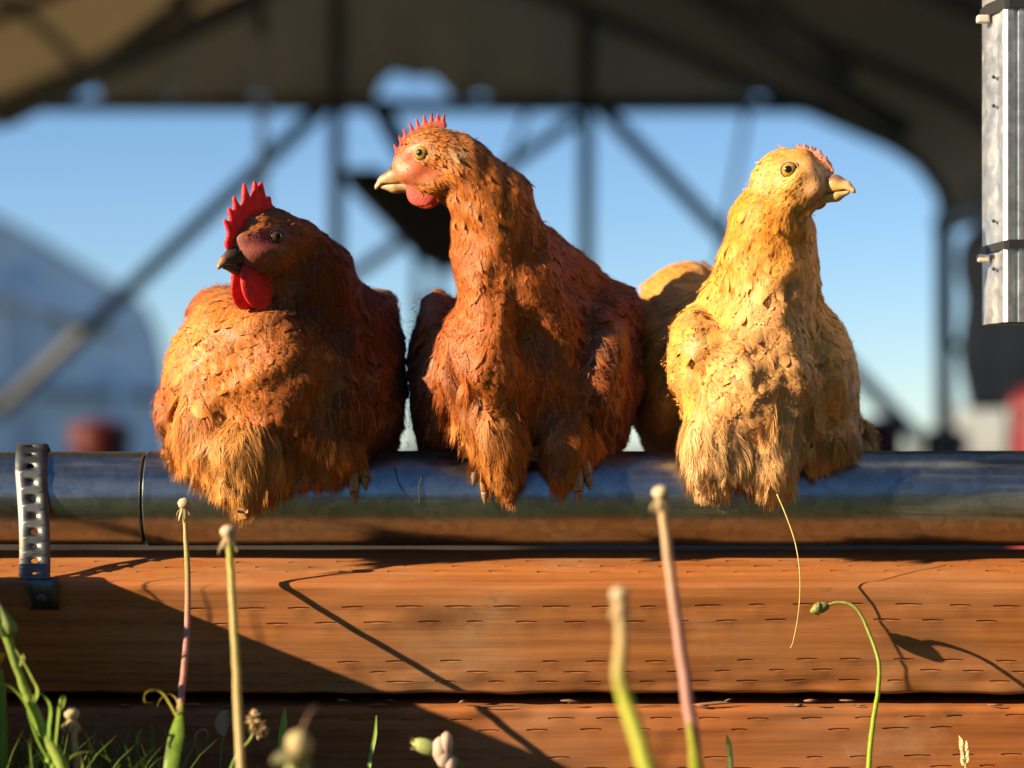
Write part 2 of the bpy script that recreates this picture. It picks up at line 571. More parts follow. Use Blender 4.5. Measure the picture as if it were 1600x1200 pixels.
# ------------------------------------------------------------------ implicit shapes -> one continuous mesh
class Field:
    """smooth union of ellipsoids and tapered capsules, each with feather attributes"""
    def __init__(self, k):
        self.p = []; self.k = k; self.noise = []

    def ell(self, c, r, Rm=None, **a):
        self.p.append(('e', np.asarray(c, float), np.asarray(r, float), Rm, a)); return self

    def cone(self, a_, b_, ra, rb, squash=None, **a):
        self.p.append(('c', np.asarray(a_, float), np.asarray(b_, float), (ra, rb), a)); return self

    def dists(self, X):
        D = []
        for p in self.p:
            if p[0] == 'e':
                q = X - p[1]
                if p[3] is not None: q = q @ p[3]
                k0 = np.linalg.norm(q / p[2], axis=1); k1 = np.linalg.norm(q / (p[2] ** 2), axis=1) + 1e-9
                D.append(k0 * (k0 - 1) / k1)
            else:
                a_, b_ = p[1], p[2]; ba = b_ - a_
                tt = np.clip(((X - a_) @ ba) / (ba @ ba), 0, 1)
                D.append(np.linalg.norm(X - a_ - tt[:, None] * ba, axis=1) - (p[3][0] + (p[3][1] - p[3][0]) * tt))
        return np.array(D)

    def f(self, X):
        D = self.dists(X)
        mn = D.min(0)
        d = mn - self.k * np.log(np.exp(-(D - mn) / self.k).sum(0))
        for (kv, ph, am) in self.noise:
            d = d + am * np.sin(X @ kv + ph)
        return d

    def weights(self, X, k=None):
        D = self.dists(X)
        w_ = np.exp(-(D - D.min(0)) / (k or self.k * 0.8))
        return (w_ / w_.sum(0)).T

    def bake(self, h, pad):
        lo, hi = np.full(3, 1e9), np.full(3, -1e9)
        for p in self.p:
            if p[0] == 'e':
                r = p[2] if p[3] is None else np.full(3, p[2].max())
                lo = np.minimum(lo, p[1] - r); hi = np.maximum(hi, p[1] + r)
            else:
                for c_, r in ((p[1], p[3][0]), (p[2], p[3][1])):
                    lo = np.minimum(lo, c_ - r); hi = np.maximum(hi, c_ + r)
        lo -= pad; hi += pad
        n = np.ceil((hi - lo) / h).astype(int) + 1
        g = [lo[i] + h * np.arange(n[i]) for i in range(3)]
        F = np.empty(n, np.float32)
        for i in range(n[0]):
            yy, zz = np.meshgrid(g[1], g[2], indexing='ij')
            X = np.stack([np.full(yy.size, g[0][i]), yy.ravel(), zz.ravel()], 1)
            F[i] = self.f(X).reshape(n[1], n[2])
        self.lo, self.h, self.n, self.F = lo, h, n, F
        self.G = np.stack(np.gradient(F, h), -1).astype(np.float32)
        return self

    def look(self, X):
        """distance and unit gradient, trilinear"""
        q = (X - self.lo) / self.h
        q = np.clip(q, 0, self.n - 1.001)
        i = q.astype(int); fr = q - i
        d = np.zeros(len(X)); g = np.zeros((len(X), 3))
        for a in (0, 1):
            for b_ in (0, 1):
                for c_ in (0, 1):
                    w_ = (fr[:, 0] if a else 1 - fr[:, 0]) * (fr[:, 1] if b_ else 1 - fr[:, 1]) * (fr[:, 2] if c_ else 1 - fr[:, 2])
                    ix = (i[:, 0] + a, i[:, 1] + b_, i[:, 2] + c_)
                    d += w_ * self.F[ix]; g += w_[:, None] * self.G[ix]
        g /= np.linalg.norm(g, axis=1)[:, None] + 1e-9
        return d, g

    def surface(self):
        """surface nets"""
        F, h = self.F, self.h
        s = F < 0
        nx, ny, nz = F.shape
        cnt = np.zeros((nx - 1, ny - 1, nz - 1), np.int8)
        for a in (0, 1):
            for b_ in (0, 1):
                for c_ in (0, 1):
                    cnt += s[a:nx - 1 + a, b_:ny - 1 + b_, c_:nz - 1 + c_]
        act = (cnt > 0) & (cnt < 8)
        idx = np.argwhere(act)
        ids = np.full(act.shape, -1, np.int64); ids[act] = np.arange(len(idx))
        pos = np.zeros((len(idx), 3)); num = np.zeros(len(idx))
        cor = [(a, b_, c_) for a in (0, 1) for b_ in (0, 1) for c_ in (0, 1)]
        for u in cor:
            for ax in range(3):
                if u[ax]: continue
                v_ = list(u); v_[ax] = 1
                fa = F[idx[:, 0] + u[0], idx[:, 1] + u[1], idx[:, 2] + u[2]]
                fb = F[idx[:, 0] + v_[0], idx[:, 1] + v_[1], idx[:, 2] + v_[2]]
                cr = (fa < 0) != (fb < 0)
                tt = np.where(cr, fa / (fa - fb + 1e-12), 0)
                p = np.tile(np.array(u, float), (len(idx), 1)); p[:, ax] += tt
                pos += p * cr[:, None]; num += cr
        V = self.lo + h * (idx + pos / num[:, None])
        quads = []
        for ax in range(3):
            sl_a = [slice(None)] * 3; sl_b = [slice(None)] * 3
            sl_a[ax] = slice(0, -1); sl_b[ax] = slice(1, None)
            ch = s[tuple(sl_a)] != s[tuple(sl_b)]
            e = np.argwhere(ch)
            o1, o2 = [(1, 2), (2, 0), (0, 1)][ax]
            ok = (e[:, o1] > 0) & (e[:, o2] > 0) & (e[:, o1] < F.shape[o1] - 1) & (e[:, o2] < F.shape[o2] - 1)
            e = e[ok]
            def cid(d1, d2):
                q = e.copy(); q[:, o1] += d1; q[:, o2] += d2
                return ids[q[:, 0], q[:, 1], q[:, 2]]
            Q = np.stack([cid(-1, -1), cid(0, -1), cid(0, 0), cid(-1, 0)], 1)
            ins = s[e[:, 0], e[:, 1], e[:, 2]]
            Q[~ins] = Q[~ins][:, ::-1]
            quads.append(Q)
        quads = np.concatenate(quads)
        quads = quads[(quads >= 0).all(1)]
        for _ in range(2):
            d, g = self.look(V); V = V - g * d[:, None]
        return V, quads


def field_mesh(name, fld, h, pad=0.003):
    fld.bake(h, pad)
    return fld.surface()


# ------------------------------------------------------------------ the ground
def flat(name, lo, hi, z, mat, n=1):
    me = bpy.data.meshes.new(name)
    me.from_pydata([(lo[0], lo[1], z), (hi[0], lo[1], z), (hi[0], hi[1], z), (lo[0], hi[1], z)], [], [(0, 1, 2, 3)])
    return link(name, me, mat)


tag(flat('ground', (-900, -900), (900, 1500), GROUND, M['ground']), 'dark grassy ground of the pasture around the coop', kind='structure')

o = flat('coop_floor', (-2.4, 0.12), (1.9, 8.2), GROUND + 0.004, M['soil'])
tag(o, 'bare dark soil floor inside the hoop coop', kind='structure')

# ------------------------------------------------------------------ timbers with rows of treatment incisions
TILT = R(13)


def timber(name, mat, label, prof, rows, x0, x1, seed, ragged=None):
    """prof: list of (Y, Z) round the visible section from top back over the ridge down to the bottom back;
    rows: (arc position, phase) of each row of slits"""
    rg = np.random.default_rng(seed)
    prof = np.asarray(prof, float)
    seg = np.linalg.norm(np.diff(prof, axis=0), axis=1)
    arc = np.concatenate([[0], np.cumsum(seg)])
    vb = set(np.round(arc, 6))
    band = []
    for (a, ph, TH) in rows:
        vb |= {round(a - TH / 2, 6), round(a + TH / 2, 6)}
        band.append((round(a - TH / 2, 6), ph))
    for extra in np.linspace(0, arc[-1], 26):
        if min(abs(extra - q) for q in vb) > 0.0012: vb.add(round(float(extra), 6))
    vb = np.array(sorted(vb))
    dx = 0.0034
    nxn = int((x1 - x0) / dx) + 1
    xs = x0 + dx * np.arange(nxn)
    yz = np.stack([np.interp(vb, arc, prof[:, 0]), np.interp(vb, arc, prof[:, 1])], 1)
    tg = np.gradient(yz, axis=0); tg /= np.linalg.norm(tg, axis=1)[:, None] + 1e-9
    nrm = np.stack([-(-tg[:, 1]) * -1, tg[:, 0] * -1], 1)
    nrm = np.stack([tg[:, 1], -tg[:, 0]], 1)          # outward for a path running back -> ridge -> down
    V = np.zeros((nxn, len(vb), 3))
    wob = 0.0010 * np.sin(xs * 9 + seed) + 0.0006 * np.sin(xs * 23 + 2 * seed)
    for j in range(len(vb)):
        V[:, j, 0] = xs
        ny = 0.00022 * np.sin(xs * 61 + vb[j] * 300) + 0.0003 * np.sin(xs * 17 + vb[j] * 120 + seed)
        off = ny + (ragged(xs, vb[j], rg) if ragged else 0)
        V[:, j, 1] = yz[j, 0] + nrm[j, 0] * off + tg[j, 0] * 0
        V[:, j, 2] = yz[j, 1] + nrm[j, 1] * off
    # wavy rows: slide along the profile direction where it is flat
    flat_w = np.clip((vb - 0.008) / 0.01, 0, 1) * np.clip((arc[-1] - 0.08 - vb) / 0.01, 0, 1)
    V[:, :, 1] += wob[:, None] * tg[None, :, 0] * flat_w
    V[:, :, 2] += wob[:, None] * tg[None, :, 1] * flat_w
    nv = len(vb)
    vid = lambda i, j: i * nv + j
    pocket = np.zeros((nxn - 1, nv - 1), bool)
    runs = []
    for (a0, ph) in band:
        j = int(np.argmin(abs(vb - a0)))
        x = x0 + ph * 0.0316
        while x < x1 - 0.03:
            i0 = int((x - x0) / dx + rg.integers(-1, 1)); ln = int(rg.choice([3, 4, 4, 4, 5]))
            if i0 >= 0 and i0 + ln < nxn - 1 and rg.random() > 0.07:
                pocket[i0:i0 + ln, j] = True
                runs.append((i0, i0 + ln, j))
            x += 0.0316
    Vl = [V.reshape(-1, 3)]
    I, J = np.nonzero(~pocket)
    quads = [np.stack([I * nv + J, I * nv + J + 1, (I + 1) * nv + J + 1, (I + 1) * nv + J], 1)]
    cnt = nxn * nv
    for (i0, i1, j) in runs:
        dep = 0.0010
        n3 = np.array([0, nrm[j, 0], nrm[j, 1]])
        ring = [vid(i, j) for i in range(i0, i1 + 1)] + [vid(i, j + 1) for i in range(i1, i0 - 1, -1)]
        pts = V.reshape(-1, 3)[ring]
        # open the slit: lens shape, lower lip pulled out a little
        L = i1 - i0
        for q, i in enumerate(range(i0, i1 + 1)):
            e = math.sin(math.pi * (i - i0) / L)
            V[i, j] += -np.array([0, tg[j, 0], tg[j, 1]]) * 0.0004 * e
            V[i, j + 1] += n3 * 0.0005 * e + np.array([0, tg[j, 0], tg[j, 1]]) * 0.0003 * e
        inner = V.reshape(-1, 3)[ring] - n3 * dep
        Vl.append(inner)
        m_ = len(ring)
        for q in range(m_):
            quads.append(np.array([[ring[q], ring[(q + 1) % m_], cnt + (q + 1) % m_, cnt + q]])[:, ::-1])
        half = m_ // 2
        for q in range(half - 1):
            quads.append(np.array([[cnt + q, cnt + q + 1, cnt + m_ - 2 - q, cnt + m_ - 1 - q]])[:, ::-1])
        cnt += m_
    Vl[0] = V.reshape(-1, 3)
    VV = np.concatenate(Vl); QQ = np.concatenate(quads)
    # close the back and the ends
    a, b_, c_, d_ = vid(0, 0), vid(nxn - 1, 0), vid(nxn - 1, nv - 1), vid(0, nv - 1)
    QQ = np.concatenate([QQ, np.array([[a, b_, c_, d_]])])
    me = mesh_np(name, VV, QQ[:, ::-1], smooth=True)
    me.set_sharp_from_angle(angle=R(42))
    o = link(name, me, mat)
    return tag(o, label, 'timber')


def rot2(y, z):
    """timber frame -> world: y runs back over the top, z up; ridge at the origin, top tipped towards the camera"""
    return (y * math.cos(TILT) + -z * math.sin(TILT) * 1.0, y * math.sin(TILT) + z * math.cos(TILT))


r0 = 0.0042
H1 = 0.0735
prof = [rot2(0.080, 0.0)] + [rot2(r0 - r0 * math.sin(a), -(r0 - r0 * math.cos(a)) if False else -r0 + r0 * math.cos(a)) for a in np.linspace(0, math.pi / 2, 7)] \
    + [rot2(r0 - r0 * math.cos(a), -H1 + r0 - r0 * math.sin(a)) for a in np.linspace(0, math.pi / 2, 7)] + [(0.094, -0.0765)]
top_len = 0.080 - r0
rows = [(0.080 - 0.052, 0.1, .003), (0.080 - 0.040, 0.6, .003), (0.080 - 0.028, 0.25, .003), (top_len + 0.0066 + 0.0105, 0.35, .0008), (top_len + 0.0066 + 0.0205, 0.85, .0008),
        (top_len + 0.0066 + 0.0465, 0.30, .0008), (top_len + 0.0066 + 0.0535, 0.8, .0008), (top_len + 0.0066 + 0.0600, 0.28, .0008)]


def rag1(xs, v, rg):
    e = np.clip((v - 0.140) / 0.004, 0, 1)
    return -e * (0.0008 * np.sin(xs * 40) ** 2 + 0.0005 * np.sin(xs * 91) ** 2)


up_t = timber('treated_timber', M['timber'], 'upper incised brown timber directly under the steel pipe', prof, rows, -0.62, 0.62, 3, rag1)
z2 = -0.0778
Y2 = 0.0135
r1_ = 0.0055
prof2 = [(Y2 + 0.075, z2 + 0.008)] + [(Y2 + r1_ - r1_ * math.sin(a), z2 - r1_ + r1_ * math.cos(a)) for a in np.linspace(0, math.pi / 2, 7)] \
    + [(Y2, -0.141), (Y2 + 0.075, -0.1415)]
tl2 = 0.075 - r1_ + 0.0086
rows2 = [(tl2 + 0.0025, 0.5, .0008), (tl2 + 0.0095, 0.05, .0008), (tl2 + 0.0270, 0.55, .0008), (tl2 + 0.0340, 0.1, .0008)]
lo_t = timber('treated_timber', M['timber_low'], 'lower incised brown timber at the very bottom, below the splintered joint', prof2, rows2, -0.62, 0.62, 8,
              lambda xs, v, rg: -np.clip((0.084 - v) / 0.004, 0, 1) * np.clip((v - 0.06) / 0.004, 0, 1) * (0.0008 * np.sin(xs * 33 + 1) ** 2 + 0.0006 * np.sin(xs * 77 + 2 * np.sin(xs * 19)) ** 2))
# side timber that runs towards the camera outside the frame: it throws the big shadow at the lower left
mb = MB()
sx0, sx1 = -0.62, -0.43
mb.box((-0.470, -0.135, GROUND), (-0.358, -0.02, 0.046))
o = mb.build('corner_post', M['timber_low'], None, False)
bv = o.modifiers.new('bevel', 'BEVEL'); bv.width = 0.005; bv.segments = 3
tag(o, 'squat brown corner post at the left end of the timbers, just outside the frame', 'post')

# splinters and bark bits in the joint between the timbers
for k in range(26):
    x = -0.30 + 0.62 * random.random()
    ln = 0.006 + 0.022 * random.random() ** 2
    a = (random.random() - 0.5) * 0.5
    z = -0.0745 - 0.004 * random.random()
    y = 0.014 + 0.004 * random.random()
    dz = math.sin(a) * 0.003
    p = spline([(x - ln / 2, y, z - dz), (x, y - 0.0015, z + 0.0008 * random.random()), (x + ln / 2, y, z + dz)], 6)
    mb = MB()
    mb.tube(p, np.array([0.0002, 0.0006, 0.0008, 0.0007, 0.0005, 0.0002]) * (0.5 + 0.9 * random.random()), 4)
    link('splinter', mb.mesh('splinter'), M['splinter'], up_t)

# ------------------------------------------------------------------ pipe, in two sections joined by an inner sleeve
YP, ZP = 0.0640, 0.0522
PR = 0.0309


def pipe(name, x0, x1, r, label, lipx=None):
    prof_ = []
    n = 64
    xs = [x0, x1]
    ring = [(x0, r - 0.0025), (x0, r - 0.0006), (x0 + 0.0006, r), (x1 - 0.0006, r), (x1, r - 0.0006), (x1, r - 0.0025), (x0, r - 0.0025)]
    xsub = np.concatenate([[x0 + 0.0006], np.linspace(x0 + 0.01, x1 - 0.01, 60), [x1 - 0.0006]])
    ring = [(x0, r - 0.0025), (x0, r - 0.0006)] + [(q, r) for q in xsub] + [(x1, r - 0.0006), (x1, r - 0.0025)]
    V = []; F = []
    for (x, rr) in ring:
        for k in range(n):
            a = 2 * math.pi * k / n
            wv_ = 0.00012 * math.sin(x * 31 + 2 * a) + 0.00008 * math.sin(x * 77 + 3 * a)
            V.append((x, YP + (rr + wv_) * math.cos(a), ZP + (rr + wv_) * math.sin(a)))
    m_ = len(ring)
    for i in range(m_):
        for k in range(n):
            i2 = (i + 1) % m_
            F.append((i * n + k, i * n + (k + 1) % n, i2 * n + (k + 1) % n, i2 * n + k)[::-1])
    mb = MB(); mb.add(V, F)
    o = mb.build(name, M['pipe'], None, True, 40)
    return tag(o, label, 'pipe')


XJ = P(206, 777, 0.0)[0]
pl = pipe('steel_pipe', -0.66, XJ - 0.0008, PR - 0.0007, 'short galvanised pipe section wrapped by the perforated strap')
pr = pipe('steel_pipe', XJ + 0.0012, 0.66, PR, 'long galvanised pipe section the chickens perch on')
mb = MB(); mb.tube([(XJ - 0.03, YP, ZP), (XJ + 0.03, YP, ZP)], PR - 0.0034, 48)
mb.build('inner_sleeve', M['dark_gap'], pr)
mb = MB()
for x in (-0.58, 0.56):
    mb.box((x - 0.03, YP - 0.02, GROUND + 0.001), (x + 0.03, YP + 0.08, ZP - PR + 0.001))
    o = MB().box((x - 0.03, 0.0925, GROUND + 0.001), (x + 0.03, 0.17, ZP - PR + 0.0015)).build('support_block', M['timber_low'], None, False)
    tag(o, 'wooden block under the %s end of the steel pipe' % ('left' if x < 0 else 'right'), 'block')

# ------------------------------------------------------------------ perforated strap
path = []
for a in np.linspace(R(-40), R(150), 30):       # over the pipe: back to front
    rr = PR + 0.0016 + (0.0035 if a > 0 and a < R(120) else 0.0) * math.sin(min(max(a, 0), R(120)) / R(120) * math.pi)
    path.append((YP + rr * math.cos(a), ZP + rr * math.sin(a)))
path += [(0.0308, 0.050), (0.0255, 0.036), (0.0150, 0.020), (0.0045, 0.009), (-0.0035, 0.0032)]
path = spline(path, 160)
sl = np.concatenate([[0], np.cumsum(np.linalg.norm(np.diff(path, axis=0), axis=1))])
BW = 0.0196 / 2
V, F = [], []
cell = 0.0112
nc = int(sl[-1] / cell)


def strap_pt(s, tt):
    s = min(max(s, 0), sl[-1])
    y = np.interp(s, sl, path[:, 0]); z = np.interp(s, sl, path[:, 1])
    lean = -0.3139 + 0.0160 * max(0, (s / sl[-1] - 0.35)) / 0.65
    return (lean + tt, y, z)


for c_ in range(nc):
    s0 = sl[-1] - (c_ + 1) * cell; s1 = s0 + cell
    sc = (s0 + s1) / 2; hr = (0.0024 if c_ % 2 else 0.0016)
    K = 24
    ci, sq = [], []
    for k in range(K):
        a = 2 * math.pi * k / K
        ca, sa = math.cos(a), math.sin(a)
        ci.append((sc + hr * sa, hr * ca))
        mxx = max(abs(ca), abs(sa))
        sq.append((sc + cell / 2 * sa / mxx, BW * ca / mxx))
    b0 = len(V)
    V += [strap_pt(*q) for q in ci] + [strap_pt((q[0] + w_[0]) / 2, (q[1] + w_[1]) / 2) for q, w_ in zip(ci, sq)] + [strap_pt(*q) for q in sq]
    for k in range(K):
        k2 = (k + 1) % K
        F.append((b0 + k, b0 + k2, b0 + K + k2, b0 + K + k)); F.append((b0 + K + k, b0 + K + k2, b0 + 2 * K + k2, b0 + 2 * K + k))
    # square corners
    for (qa, qb, sg) in ((K // 8 - 1 + 0, 0, 0),):
        pass
mb = MB(); mb.add(V, F)
st_o = mb.build('perforated_strap', M['strap'], None, True)
import bmesh
bm = bmesh.new(); bm.from_mesh(st_o.data); bmesh.ops.remove_doubles(bm, verts=bm.verts, dist=0.00005)
bmesh.ops.recalc_face_normals(bm, faces=bm.faces); bm.to_mesh(st_o.data); bm.free()
so = st_o.modifiers.new('solid', 'SOLIDIFY'); so.thickness = 0.0007; so.offset = 0
tag(st_o, 'grey metal strap with punched holes wrapped over the pipe at left', 'strap')
# folded foot of the strap on the timber face, held by a screw
xf = P(68, 925, 0)[0]
mb = MB()
fp = spline([(0.0010, 0.0030), (-0.0032, 0.0016), (-0.0036, -0.004), (-0.0005, -0.012), (0.002, -0.0155)], 12)
V, F = [], []
for i, (y, z) in enumerate(fp):
    for tt in np.linspace(-0.0095, 0.0095, 5):
        V.append((xf + tt, y, z))
for i in range(len(fp) - 1):
    for k in range(4):
        F.append((i * 5 + k, i * 5 + k + 1, (i + 1) * 5 + k + 1, (i + 1) * 5 + k))
mb.add(V, F)
o = mb.build('strap_foot', M['strap'], st_o)
o.modifiers.new('solid', 'SOLIDIFY').thickness = 0.0012
mb = MB(); mb.tube([(xf, -0.0016, -0.0085), (xf, -0.0050, -0.0092), (xf, -0.0056, -0.0093)], [0.0034, 0.0034, 0.0024], 12)
mb.build('screw', M['strap'], st_o)

# fine dark twig clinging to the pipe
mb = MB()
def on_pipe(px, py):
    q = P(px, py, YP - PR)
    dz = np.clip((q[2] - ZP) / (PR + 0.0008), -0.99, 0.99)
    return np.array([q[0], YP - math.sqrt(1 - dz * dz) * (PR + 0.0008), q[2]])
mb.tube(spline([on_pipe(616, 728), on_pipe(622, 752), on_pipe(632, 770), on_pipe(644, 786)], 16), np.linspace(0.0004, 0.0002, 16), 5, (0.05, 0.04, 0.03))
mb.tube(spline([on_pipe(660, 742), on_pipe(655, 760), on_pipe(656, 772), on_pipe(655, 788)], 16), np.linspace(0.0004, 0.0005, 16), 5, (0.30, 0.16, 0.08))
tag(mb.build('dry_twig', M['dark_gap']), 'fine dark twig clinging to the pipe between the left and middle chickens', 'twig')

# ------------------------------------------------------------------ galvanised channel post, upper right
gp = empty('channel_post', tuple(P(1575, 505, 0.03)), 'ribbed galvanised steel channel post hanging into the upper right corner', 'post')
mb = MB()
Yg = 0.028
xl, xc, xr = P(1545, 300, Yg + 0.02)[0], P(1574, 300, Yg)[0], P(1680, 300, Yg)[0]
sec = [(xl, Yg + 0.030), (xl + 0.0004, Yg + 0.024), (xl + 0.0040, Yg + 0.014), (xl + 0.0046, Yg + 0.0125), (xc - 0.0022, Yg + 0.0022), (xc - 0.0010, Yg + 0.0006), (xc + 0.0003, Yg)]
x = xc + 0.002
k = 0
while x < xr:
    sec += [(x, Yg + 0.0002), (x + 0.0022, Yg + 0.0004), (x + 0.0029, Yg + 0.0021), (x + 0.0046, Yg + 0.0021), (x + 0.0053, Yg + 0.0003)]
    x += 0.0066
sec += [(xr, Yg + 0.001), (xr + 0.012, Yg + 0.02), (xr + 0.012, Yg + 0.04), (xl, Yg + 0.042)]
zb, zt = P(1575, 503, Yg)[2], 0.75
V, F = [], []
zz = [zb, zb + 0.0004] + list(np.linspace(zb + 0.01, zt, 12))
for z in zz:
    for (x, y) in sec: V.append((x, y, z))
m_ = len(sec)
for i in range(len(zz) - 1):
    for k in range(m_):
        F.append((i * m_ + k, i * m_ + (k + 1) % m_, (i + 1) * m_ + (k + 1) % m_, (i + 1) * m_ + k))
mb.add(V, F)
mb.build('channel', M['steel'], gp, True, 25)
inn = [(x + (0.0012 if x < xc else -0.0012 if x > xr else 0), y + 0.0016) for (x, y) in sec[4:-2]]
mb = MB()
mb.add([(x, y, zb + 0.0012) for (x, y) in sec], [tuple(range(m_))])
mb.build('end_plug', M['rubber'], gp, False)
for (py, hgt) in ((385, 0.0026), (6, 0.004)):
    zc_ = P(1575, py, Yg)[2]
    mb = MB()
    off = 0.0012
    hull = [(xl - off, Yg + 0.043), (xl - off, Yg + 0.024), (xc - 0.001 - off * 0.7, Yg - off * 0.4), (xc + 0.001, Yg - off), (xr, Yg - off), (xr + 0.013, Yg + 0.02), (xr + 0.013, Yg + 0.043)]
    V, F = [], []
    for (x, y) in hull:
        dz = 0.0022 * np.clip((x - xl) / 0.012, 0, 1)
        V += [(x, y, zc_ - hgt + dz), (x, y, zc_ + hgt + dz)]
    for k in range(len(hull)):
        a = 2 * k; c2_ = 2 * ((k + 1) % len(hull))
        F.append((a, c2_, c2_ + 1, a + 1))
    mb.add(V, F)
    o = mb.build('tie_band', M['rubber'], gp, False)
    o.modifiers.new('solid', 'SOLIDIFY').thickness = 0.0014
    mb = MB()
    mb.box((xl - 0.0075, Yg + 0.018, zc_ - 0.0085), (xl + 0.0005, Yg + 0.0245, zc_ - 0.0035))
    o = mb.build('tab', M['tab'], gp, False)
    bv = o.modifiers.new('bevel', 'BEVEL'); bv.width = 0.0012; bv.segments = 2
for py in (165, 345, 420, 120):
    q = P(1554, py, Yg + 0.012)
    mb = MB(); mb.tube([q + (0, 0.002, 0), q + (-0.0012, -0.0012, 0)], [0.0012, 0.0010], 8)
    mb.build('rivet', M['dark_gap'], gp)

# ================================================================== the chickens
DY = -0.012                       # the birds' depths below are counted from the pipe's back
PX = (CD + 0.055) / FPX            # one photograph pixel at the birds, metres


def unit(v):
    v = np.asarray(v, float); return v / np.linalg.norm(v)


class Chicken:
    def __init__(self, name, seed):
        self.rg = np.random.default_rng(seed)
        self.F = Field(0.0046)
        for _ in range(6):
            d = unit(self.rg.normal(size=3)); self.F.noise.append((d * 2 * math.pi / (0.026 + 0.03 * self.rg.random()), 6.28 * self.rg.random(), 0.0006))
        for _ in range(5):
            d = unit(self.rg.normal(size=3)); self.F.noise.append((d * 2 * math.pi / (0.010 + 0.006 * self.rg.random()), 6.28 * self.rg.random(), 0.00035))

    def e(self, px, py, Y, rx, ry, rz, Rm=None, **a):
        self.F.ell(P(px, py, Y + DY), np.array([rx, ry, rz]) * PX, Rm, **a)

    def c(self, p, q, ra, rb, **a):
        self.F.cone(P(p[0], p[1], p[2] + DY), P(q[0], q[1], q[2] + DY), ra * PX, rb * PX, **a)

    def head(self, eye, Y, fwd, side, scale=1.0, roll=0.0):
        Fd = unit(fwd); Up = np.array([0, 0, 1.0]); L = unit(np.cross(Up, Fd)); U = np.cross(Fd, L)
        if roll:
            L, U = L * math.cos(roll) + U * math.sin(roll), U * math.cos(roll) - L * math.sin(roll)
        self.hs = PX * scale
        self.A = np.stack([Fd, L, U], 1)
        self.O = P(*eye, Y + DY) - L * side * 26 * self.hs

    def h(self, f, l, u):
        return self.O + self.A @ (np.array([f, l, u], float) * self.hs)

    def hl(self, X):
        return ((X - self.O) @ self.A) / self.hs


def rot_yz(*ang):
    """rotation matrix about z by a degrees then x"""
    a = R(ang[0])
    return np.array([[math.cos(a), -math.sin(a), 0], [math.sin(a), math.cos(a), 0], [0, 0, 1]])


# attributes of plumage: flow, length mm, width mm, lift mm, fluff 0..1, colour
def att(flow, L, W, lift, fluff, colr, cj=0.16):
    return dict(flow=unit(flow), L=L, W=W, lift=lift, fluff=fluff, col=np.array(colr) * np.array([0.95, 0.74, 0.48]), cj=cj * 0.85)


def head_prims(ch, hc, neckcol):
    s = ch.hs
    hd = att(-ch.A[:, 0] * 0.9 - ch.A[:, 2] * 0.45, 4.6, 1.5, 0.8, 0, hc, 0.22)
    F = ch.F
    Rm = ch.A
    F.ell(ch.h(-18, 0, 2), np.array([50, 31, 39]) * s, Rm, **hd)
    F.ell(ch.h(8, 0, -4), np.array([39, 24, 28]) * s, Rm, **hd)
    F.ell(ch.h(26, 0, -19), np.array([21, 14, 16]) * s, Rm, **hd)
    F.ell(ch.h(-12, 0, -28), np.array([40, 25, 26]) * s, Rm, **hd)
    # brow and cheek
    for sd in (1, -1):
        F.ell(ch.h(-2, sd * 21, 9), np.array([22, 8, 9]) * s, Rm, **hd)
        F.ell(ch.h(-16, sd * 20, -22), np.array([24, 10, 18]) * s, Rm, **hd)


